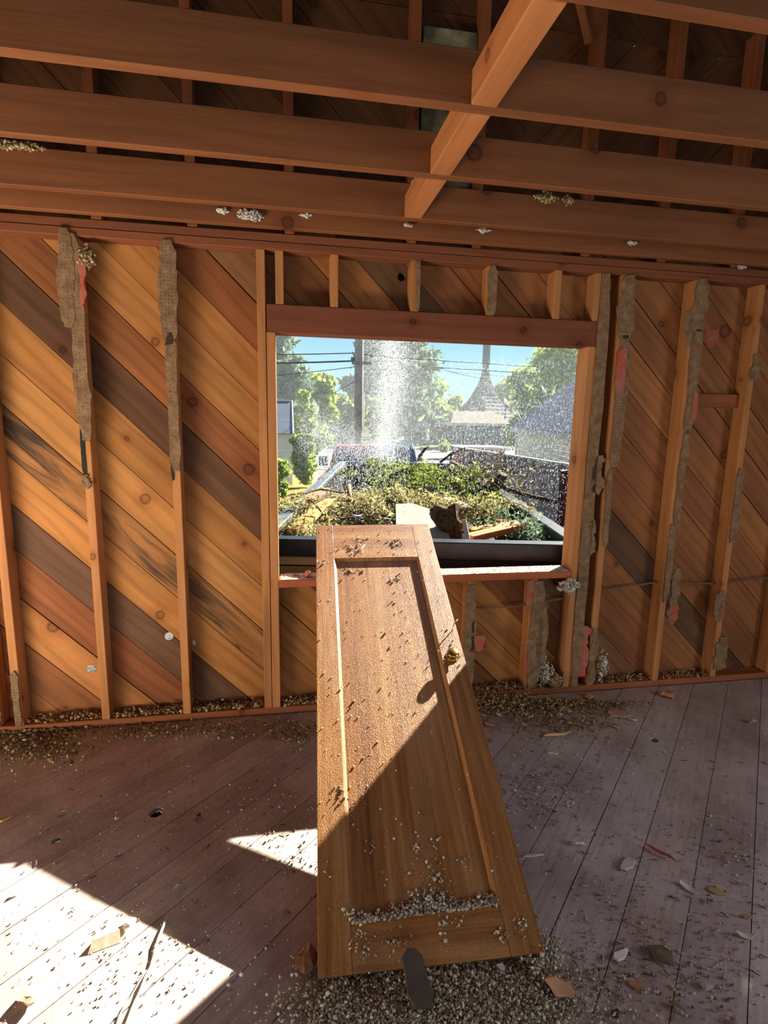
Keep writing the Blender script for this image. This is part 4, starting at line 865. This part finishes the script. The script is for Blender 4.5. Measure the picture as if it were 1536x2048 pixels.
tubeo('pole_shaft',M['pole'],[(-1.6,.4,-12.),(-1.6,.4,4.5)],.2,b,10).color=shade((140,130,116))
# ---- trees
def broad(name,px,pyt,pyb,wpx,Y,label,mat='leaf',n=9000,seed=0,group=None,blobs=26,trunk=True,size=.2):
    r=np.random.default_rng(seed+100); top=at(px,pyt,Y); z0=gz(Y); rw=wpx/FPX*(Y+2.8)*.5; h=top.z-z0; cz=at(px,pyb,Y).z-z0
    root=empty(name,(top.x,Y,z0)); P=[]
    for b in range(blobs):
        a=r.uniform(0,6.28); q=r.uniform(0,1)**.5; zz=r.uniform(cz,h); f=1-((zz-(cz+h*.42))/(h*.72))**2; f=max(.25,f)
        c=np.array([math.cos(a)*q*rw*.72*f,math.sin(a)*q*rw*.72*f,zz-rw*.18]); br=rw*r.uniform(.30,.58)*(1 if b else 1.3); m=n//blobs; d=r.normal(size=(m,3)); d/=np.linalg.norm(d,axis=1)[:,None]
        d*=(br*(r.uniform(.15,1.0,m)**.5)*(1+.35*np.sin(d[:,0]*7+b)*np.sin(d[:,2]*6+d[:,1]*5)))[:,None]; d[:,2]*=.85; P.append(c+d)
    P=np.concatenate(P); P=P[P[:,2]>.05]
    f=link('foliage',leaves(P,np.full(len(P),size),r,1.7),M[mat],root); f['kind']='stuff'
    if trunk: tubeo('trunk',M['bark'],[(0,0,0),(.05,0,h*.3),(-.05,.1,h*.6),(0,0,h*.85)],[rw*.07+.06,rw*.06+.05,.07,.03],root,7)
    return tag(root,label,'tree',group)
def conifer(name,px,pyt,wpx,Y,ztop,label,n=16000,seed=0,mat='conif',size=.22,droop=.25):
    r=np.random.default_rng(seed+200); c=at(px,pyt,Y); z0=gz(Y); h=ztop; R=wpx/FPX*(Y+2.8)*.5; root=empty(name,(c.x,Y,z0)); P=[]
    nb=150
    for b in range(nb):
        t=(b+r.uniform(0,1))/nb; z=h*(.06+.93*t); L=R*(1-t)**.75*r.uniform(.7,1.15)*(1.25 if t<.7 else 1.) ; a=r.uniform(0,6.28); m=max(10,int(n/nb*(1.5-t)))
        s_=r.uniform(0,1,m)**.7; q=np.stack([np.cos(a)*L*s_,np.sin(a)*L*s_,z+L*.10*s_-droop*L*s_**2+.12*L*(s_>.85)],1)+r.normal(0,.08*R,(m,3))*np.array([1,1,.8]); P.append(q)
    P=np.concatenate(P); f=link('foliage',leaves(P,np.full(len(P),size),r,3.),M[mat],root); f['kind']='stuff'
    tubeo('trunk',M['bark'],[(0,0,0),(0,0,h*.5),(0,0,h*.97)],[.28,.17,.03],root,8); return tag(root,label,'tree')
conifer('blue_spruce',570,700,100,40,17,'dark blue-green conifer at far left behind the shed',14000,1,size=.26)
conifer('tall_conifer',790,700,175,84,36,'tallest conifer, in window middle behind the water plume',26000,2,size=.5)
broad('deciduous_tree',632,752,880,80,44,'rounded bright green tree between shed and utility pole','leaf',9000,3,size=.26)
broad('deciduous_tree',606,780,930,50,27,'yellow-green bush tree hugging right side of the shed','leaf',10000,4,size=.13)
broad('deciduous_tree',690,790,885,90,62,'dull green tree just left of the utility pole','leafy2',9000,5,size=.34)
broad('deciduous_tree',745,800,885,70,66,'dull green tree just right of the utility pole','leafy2',7000,6,size=.34)
broad('deciduous_tree',645,815,885,90,66,'dark shady tree behind street left of the pole','leafy2',7000,7,size=.34)
broad('deciduous_tree',862,762,880,90,92,'bright tree right of the tallest conifer','leaf',9000,8,size=.46)
broad('deciduous_tree',905,785,878,60,96,'smaller bright tree left of the church spire','leaf',6000,9,size=.36)
broad('weeping_tree',880,808,886,72,86,'pale weeping tree behind the white car','leafy2',8000,10,size=.42)
broad('deciduous_tree',1015,765,870,66,80,'green tree just right of the church spire','leaf',6000,11,size=.4)
broad('deciduous_tree',1065,740,870,110,46,'full green tree above left end of shingled roof','leaf',11000,12,size=.26)
broad('deciduous_tree',1130,690,860,140,36,'airy backlit tree at upper right of the window','leaf',9000,13,size=.22)
broad('low_bush',888,882,897,34,52,'round bright yellow-green bush at kerb beside white car','bushm',3500,14,blobs=5,trunk=False,size=.14)
broad('low_bush',604,872,955,52,17,'pale leafy bush against right corner of the shed','leaf',9000,15,blobs=22,trunk=False,size=.09)
broad('low_bush',556,925,1010,40,9,'yellow-green weeds at left window edge before the shed','bushm',6500,16,blobs=20,trunk=False,size=.05)
# ---- shed at left
Y=18.; a=at(581,868,Y); t=at(583,803,Y+2.6); sh=empty('garden_shed',(a.x,Y,gz(Y))); tag(sh,'white shed with grey shingle roof at left edge of the window','shed')
hw=a.z-gz(Y); 
for i in range(14): 
    z0,z1=hw*i/14,hw*(i+1)/14
    bxo('siding_board',M['shedwhite'],-4.0,-.06,-.0-.012*(i%1),.05,z0,z1-.006,sh,None,.002)
bxo('corner_trim',M['shedwhite'],-.07,.06,-.03,.06,0,hw,sh,None,.004,'z'); bxo('end_wall',M['shedwhite'],-.02,.03,.05,5.2,0,hw,sh,None,.002,'y'); bxo('back_wall',M['shedwhite'],-4,-.02,5.15,5.2,0,hw,sh,None,.002)
rz=t.z-gz(Y)
for i in range(14):
    f=i/14; g=(i+1.15)/14; ya,yb=-.25+f*2.85,-.25+g*2.85; za,zb=hw+f*(rz-hw),hw+g*(rz-hw)
    beam('shingle_course',M['shingle'],(-4.1,(ya+yb)/2,(za+zb)/2+.01),(.08,(ya+yb)/2,(za+zb)/2+.01),.24,.02,sh,shade((80,90,106),rnd.uniform(.8,1.1)),.002,up=(0,-(zb-za),(yb-ya)))
beam('roof_deck',M['shedwhite'],(-4.1,3.9,(hw+rz)/2),(.08,3.9,(hw+rz)/2),3.1,.03,sh,None,.002,up=(0,(rz-hw),2.6))
beam('rake_trim',M['shedwhite'],(.10,-.27,hw-.02),(.10,2.62,rz-.02),.04,.14,sh,None,.003)
quad('gable_panel',[(.0,0,hw-.02),(.0,5.2,hw-.02),(.0,2.6,rz-.06)],'shedwhite',sh,.02)
# ---- house at right
ze=1.25; E0=onz(1022,857,ze); E1=onz(1148,869,ze); al=(E1-E0).normalized(); inn=Vector((al.y,-al.x,0)); 
if inn.x<0: inn=-inn
Ln=(E1-E0).length+5.0
ho=empty('neighbour_house',(E0.x,E0.y,GZ)); tag(ho,'cream house with blue-grey shingle roof at right of window','house')
ang=math.atan2(al.y,al.x); ho.rotation_euler=(0,0,ang); bpy.context.view_layer.update()
sg=1 if (Matrix.Rotation(-ang,3,'Z')@inn).y>0 else -1       # local +x runs along the eave towards us, local sg*y goes inward
he=ze-GZ
for i in range(13):
    bxo('siding_board',M['cream'],.15,Ln,sg*.28-.02,sg*.28+.02,(he-.1)*i/13,(he-.1)*(i+1)/13-.008,ho,None,.003); bxo('siding_board',M['cream'],.13,.17,min(sg*.3,sg*5.5),max(sg*.3,sg*5.5),(he-.1)*i/13,(he-.1)*(i+1)/13-.008,ho,None,.003,'y')
bxo('corner_trim',M['trim'],.10,.22,sg*.26-.04,sg*.26+.04,0,he-.1,ho,None,.004,'z')
bxo('fascia',M['trim'],-.1,Ln,-.03,.03,he-.16,he+.02,ho,None,.004)
bxo('soffit',M['trim'],0,Ln,min(0,sg*.3),max(0,sg*.3),he-.14,he-.11,ho,None,.002)
nC=22; run=3.4; sl=.9
for i in range(nC):
    f0,f1=run*i/nC,run*(i+1.2)/nC; x0=-.1+f0*.6; ym=(f0+f1)/2; zm=he+.02+ym*sl
    beam('shingle_course',M['shingle'],(x0,sg*(ym-.06),zm),(Ln,sg*(ym-.06),zm),(f1-f0)*1.13,.025,ho,shade((72,84,106),rnd.uniform(.8,1.15)),.003,up=(0,-sg*sl,1))
quad('hip_panel',[(-.12,0,he),(-.12+run*.6,sg*run,he+run*sl),(-.12,sg*run*2,he)],'steelgrey',ho,.03)
def dish(loc,label,yaw,s=1.):
    d=empty('satellite_dish',loc,(0,0,yaw)); V,F=lathe([(.02,.06),(.14,.045),(.26,.0),(.27,.0),(.15,.035),(.02,.048)],18)
    me=mesh('reflector',[(a*s,-c*s-.02,b*1.15*s) for a,b,c in V],F); o=link('reflector',me,M['steelgrey'],d,(0,0,.55*s)); o.rotation_euler=(math.radians(-25),0,math.radians(35))
    tubeo('feed_arm',M['trim'],[(0,0,.40*s),(-.25*s,-.3*s,.55*s),(-.42*s,-.42*s,.68*s)],.02*s,d); tubeo('mast',M['steelgrey'],[(0,.05,-.1),(0,.05,.5*s)],.025*s,d); return tag(d,label,'satellite dish')
dish(at(1086,803,15.5),'satellite dish standing on the hip of the shingled roof',.3,.62); dish(at(1012,833,17),'satellite dish left of house roof, below the first dish',.3,.8)
tubeo('vent_pipe',M['trim'],[at(1032,822,17.5),at(1048,850,17.5)],.03); o=bpy.context.scene.objects['vent_pipe']; tag(o,'slanted white pipe at the lower left edge of shingled roof','pipe')
# ---- fence
fN=onz(1150,934,.9); fF=onz(905,895,.9); fd=(fF-fN); fl=fd.length+.0; fu=fd.normalized(); fen=empty('board_fence',(fN.x,fN.y,GZ)); tag(fen,'weathered brown board fence along right side of trailer','fence')
ext=3.2; nB=int((fl+ext)/.150)
for i in range(nB):
    q=fu*(i*.150-ext); h=1.8+rnd.uniform(-.015,.015); o=link('fence_board',cbox(h,.143,.02,.002),M['fence'],fen,color=shade((160,132,118),rnd.uniform(.8,1.15)))
    X=Vector((0,0,1)); Yv=fu; Zv=X.cross(Yv); o.matrix_basis=Matrix(((X.x,Yv.x,Zv.x,q.x),(X.y,Yv.y,Zv.y,q.y),(X.z,Yv.z,Zv.z,h/2),(0,0,0,1)))
for z in (.4,1.5): beam('fence_rail',M['fence'],fu*-ext+Vector((.05,0,z)),fu*fl+Vector((.05,0,z)),.04,.09,fen,shade((120,92,80)))
beam('top_cap',M['fence'],fu*-ext+Vector((0,0,1.825)),fu*fl+Vector((0,0,1.825)),.09,.03,fen,shade((176,164,150)))
for px,c in ((1010,(190,140,90)),):
    k=min(range(200),key=lambda k:abs((lambda v:768+FPX*((v-CP).dot(RT))/((v-CP).dot(fw)))(fN+fu*(k*.05-ext))-px)); q=fu*(k*.05-ext); bxo('fence_post',M['fence'],q.x-.12,q.x-.03,q.y-.05,q.y+.05,0,1.9,fen,shade(c),.004,'z')
q=at(1129,945,3.4); o=empty('dark_red_post',(q.x,3.4,GZ)); tag(o,'dark red square post near right edge of the window','post'); bxo('shaft',M['fence'],-.04,.04,-.04,.04,0,q.z-GZ,o,shade((110,44,46)),.004,'z'); bxo('cap',M['fence'],-.05,.05,-.05,.05,q.z-GZ,q.z-GZ+.03,o,shade((96,40,42)),.004,'z')
# ---- church with flared shingled spire, low hall in front
Y=70.; b0=at(966,848,Y); tp=at(972,728,Y); sp=empty('church',(b0.x,Y,b0.z),(0,0,math.radians(28))); tag(sp,'church with tall flared dark shingle spire and open slatted top','church')
H=tp.z-b0.z; hw=100/FPX*72.8*.5*1.12
rows=16; 
for i in range(rows):
    f0,f1=i/rows,(i+1)/rows; w=lambda f:hw*(.065+.935*(1-f)**1.95)
    w0,w1=w(f0)+.06,w(f1); z0,z1=H*f0,H*f1; V=[(-w0,-w0,z0),(w0,-w0,z0),(w0,w0,z0),(-w0,w0,z0),(-w1,-w1,z1),(w1,-w1,z1),(w1,w1,z1),(-w1,w1,z1)]
    link('shingle_course',mesh('course',V,[(0,1,5,4),(1,2,6,5),(2,3,7,6),(3,0,4,7),(3,2,1,0),(4,5,6,7)]),M['shingle'],sp,color=shade((104,98,90),rnd.uniform(.85,1.1)))
w=hw*.075
bxo('belfry_band',M['shingle'],-w-.1,w+.1,-w-.1,w+.1,H-.1,H+.5,sp,shade((90,88,88)))
for i in range(4):
    for sx_,sy_ in ((-1,i),(1,i),(i,-1),(i,1)):
        u=-w+2*w*i/3; x,y=(sx_*w,u) if sy_==i and sx_ in (-1,1) and i not in (-1,) and not (sy_ in (-1,1) and sx_==i) else (u,sy_*w)
        bxo('belfry_slat',M['steelgrey'],x-.07,x+.07,y-.07,y+.07,H+.5,H+6.5,sp,None,.01,'z')
link('spire_core',cbox(w*.7,w*.7,6.,.02),M['steel'],sp,(0,0,H+3.5))
hl=empty('church_hall',(at(955,880,60).x,60,at(955,893,60).z)); tag(hl,'low dark hall with pale flat eaves in front of the spire','building')
wl,wr=-3.6,5.2; hz_=at(955,848,60).z-hl.location.z
bxo('wall',plain('dark_hall_wall',(86,78,70),.9,.1),wl+.3,wr-.3,0,6,0,hz_-.2,hl); bxo('eaves',M['trim'],wl,wr,-.5,6.4,hz_-.2,hz_+.05,hl)
quad('roof_slope',[(wl,-.5,hz_+.05),(wr,-.5,hz_+.05),(wr-2.5,3.,hz_+1.5),(wl+1.5,3.,hz_+1.5)],'shingle',hl,.03)
bpy.context.view_layer.objects.active=None
for o in hl.children:
    if o.name.startswith('roof_slope'): o.color=shade((110,98,82))
for x in (-2.4,-.9,.6,2.1): bxo('window',M['glass'],x-.5,x+.5,-.03,.02,.7,hz_-.5,hl,None,.01)
q=at(868,800,99); cb=empty('distant_building',(q.x+.5,99,gz(99))); tag(cb,'pale pinkish wall of a building behind the weeping tree','building'); bxo('wall',plain('pale_pink_wall',(196,176,160),.9,.1),-1.2,1.4,0,4,0,q.z-gz(99),cb); bxo('roof_edge',M['trim'],-1.3,1.5,-.1,4.1,q.z-gz(99),q.z-gz(99)+.2,cb)
# ---- street furniture
q=at(842,888,56); hp=empty('basketball_hoop',(q.x,56,gz(56))); tag(hp,'white fan-shaped basketball backboard on pole in front of white car','basketball hoop'); zb=at(842,853,56).z-gz(56)
tubeo('pole_shaft',M['steelgrey'],[(0,0,0),(0,0,zb)],.06,hp)
me=prism([[(-.55,-.55),(.55,-.55),(.75,-.1),(.72,.3),(.4,.55),(-.4,.55),(-.72,.3),(-.75,-.1)]],.05); o=link('backboard',me,M['trim'],hp,(0,-.15,zb),(math.radians(90),0,0))
for x0,x1,z0,z1 in ((-.3,-.25,-.3,.15),(.25,.3,-.3,.15),(-.3,.3,.1,.15),(-.3,.3,-.3,-.25)): bxo('target_line',M['steel'],x0,x1,-.24,-.19,zb+z0,zb+z1,hp,None,0)
V,F=tube([(.23*math.cos(k/16*6.283),-.42+.23*math.sin(k/16*6.283),zb-.35) for k in range(17)],.02,5); link('rim',mesh('rim',V,F),M['red'],hp)
q=at(968,865,30); sg_=empty('street_sign',(q.x,30,gz(30))); tag(sg_,'green street name sign on grey post in front of the church hall','street sign'); zz=q.z-gz(30); tubeo('post',M['steelgrey'],[(0,0,0),(0,0,zz)],.045,sg_); bxo('sign_blade',plain('green_sign',(40,140,104),.5,.3,.05),-.42,.42,-.03,0,zz-.1,zz+.1,sg_,None,.005)
q=at(1010,891,90); cn=empty('traffic_cone',(q.x,90,gz(90)+.035)); tag(cn,'small orange traffic cone near left corner of cream house','traffic cone'); V,F=lathe([(.16,.04),(.13,.1),(.04,.55),(.03,.56)],14); om=plain('orange_plastic',(235,90,40),.5,.3,.05); link('cone_body',mesh('cone',V,F),om,cn); link('cone_base',cbox(.4,.4,.05,.01),om,cn,(0,0,.025)); cn.scale=(1.5,1.5,1.5)
tb_=empty('flatbed_trailer',(at(960,896,24).x,24,at(960,903,24).z)); tag(tb_,'low pale flatbed beyond the fence with blue side panel','trailer'); bxo('deck',M['trim'],-1.2,1.3,-.6,1.4,.16,.26,tb_); bxo('side_panel',M['navy'],-.1,1.1,-.66,-.6,.02,.16,tb_)
for x in (-.7,.8): link('wheel',mesh('w',*[(lambda V,F:([(c,a,b) for a,b,c in V],F))(*lathe([(.05,0),(.2,0),(.2,.16),(.05,.16)],14))][0]),M['rubber'],tb_,(x,-.5,-.05)); bxo('leg',M['steel'],x-.05,x+.05,.3,.4,-.6,.16,tb_,None,.004,'z')
# ================================================================== WATER SPRAY
r=np.random.default_rng(77)
def drops(name,P,rad,axis,label):
    P=np.array(P); n=len(P); ax=np.array(axis,float); ax/=np.linalg.norm(ax,axis=1)[:,None]; h=np.cross(ax,[0.3,1,0.1]); h/=np.linalg.norm(h,axis=1)[:,None]; g=np.cross(ax,h); rad=np.asarray(rad)
    B=np.stack([h*rad[:,0:1],g*rad[:,0:1],ax*rad[:,1:2]],1); V=np.einsum('kj,njd->nkd',OCT,B)+P[:,None,:]; F=(OCF[None]+6*np.arange(n)[:,None,None]).reshape(-1,3)
    c=P.mean(0); o=link(name,npmesh((V-c).reshape(-1,3),F,'drops'),M['water'],None,tuple(c)); return tag(o,label,'water spray',kind='stuff')
# rising plume
n=21000; Y=r.uniform(4.2,6.4,n); t=r.uniform(0,1,n)**.9; px=785+r.normal(0,1,n)*(15+14*t)-(1-t)*14; py=930-t*270; P=[at(a,b,c) for a,b,c in zip(px,py,Y)]
drops('water_plume',P,np.stack([r.uniform(.0014,.0032,n),r.uniform(.002,.006,n)],1),np.stack([r.normal(0,.2,n),r.normal(0,.2,n),np.ones(n)],1),'white plume of water spray rising above the trailer front')
n=11000; Y=r.uniform(4.5,7.,n); t=r.uniform(0,1,n)**.8; px=770-t*170+r.normal(0,10,n); py=900-t*40+r.normal(0,1,n)*(12+26*t); P=[at(a,b,c) for a,b,c in zip(px,py,Y)]
drops('water_mist',P,np.stack([r.uniform(.0013,.0028,n),r.uniform(.002,.005,n)],1),np.stack([-np.ones(n),r.normal(0,.2,n),r.normal(.5,.4,n)],1),'fan of fine water mist drifting left across utility pole')
n=11000; Y=r.uniform(1.0,5.5,n); px=r.uniform(800,1165,n); py=r.uniform(720,1080,n); k=r.uniform(0,1,n)<np.clip((px-780)/160,.15,1)*np.where(py<800,.55,1.); px,py,Y=px[k],py[k],Y[k]; n=len(px); P=[at(a,b,c) for a,b,c in zip(px,py,Y)]
sc_=(Y+2.8)/5.
drops('falling_drops',P,np.stack([r.uniform(.0008,.0017,n)*sc_,r.uniform(.006,.014,n)*sc_],1),np.stack([r.normal(-.22,.08,n),r.normal(0,.1,n),-np.ones(n)],1),'falling water drops in front of church, house and fence')
n=5200; Y=r.uniform(1.0,5.5,n); px=r.uniform(640,820,n); py=r.uniform(890,1040,n); P=[at(a,b,c) for a,b,c in zip(px,py,Y)]; sc_=(Y+2.8)/5.
drops('falling_mist',P,np.stack([r.uniform(.0008,.0015,n)*sc_,r.uniform(.005,.012,n)*sc_],1),np.stack([r.normal(-.3,.15,n),r.normal(0,.1,n),-np.ones(n)],1),'finer water drops falling into left part of trailer')

hz_m=N('spray_haze'); vs=hz_m.n('VolumeScatter'); vs.inputs['Color'].default_value=(.92,.97,1,1); vs.inputs['Density'].default_value=.0016; vs.inputs['Anisotropy'].default_value=.2; hz_m.l(vs.outputs[0],hz_m.out.inputs['Volume'])
o=link('spray_haze',cbox(70,66,9,0),hz_m.m,None,(12,36,2.6)); tag(o,'pale haze of fine spray hanging over the driveway and street','haze',kind='stuff')
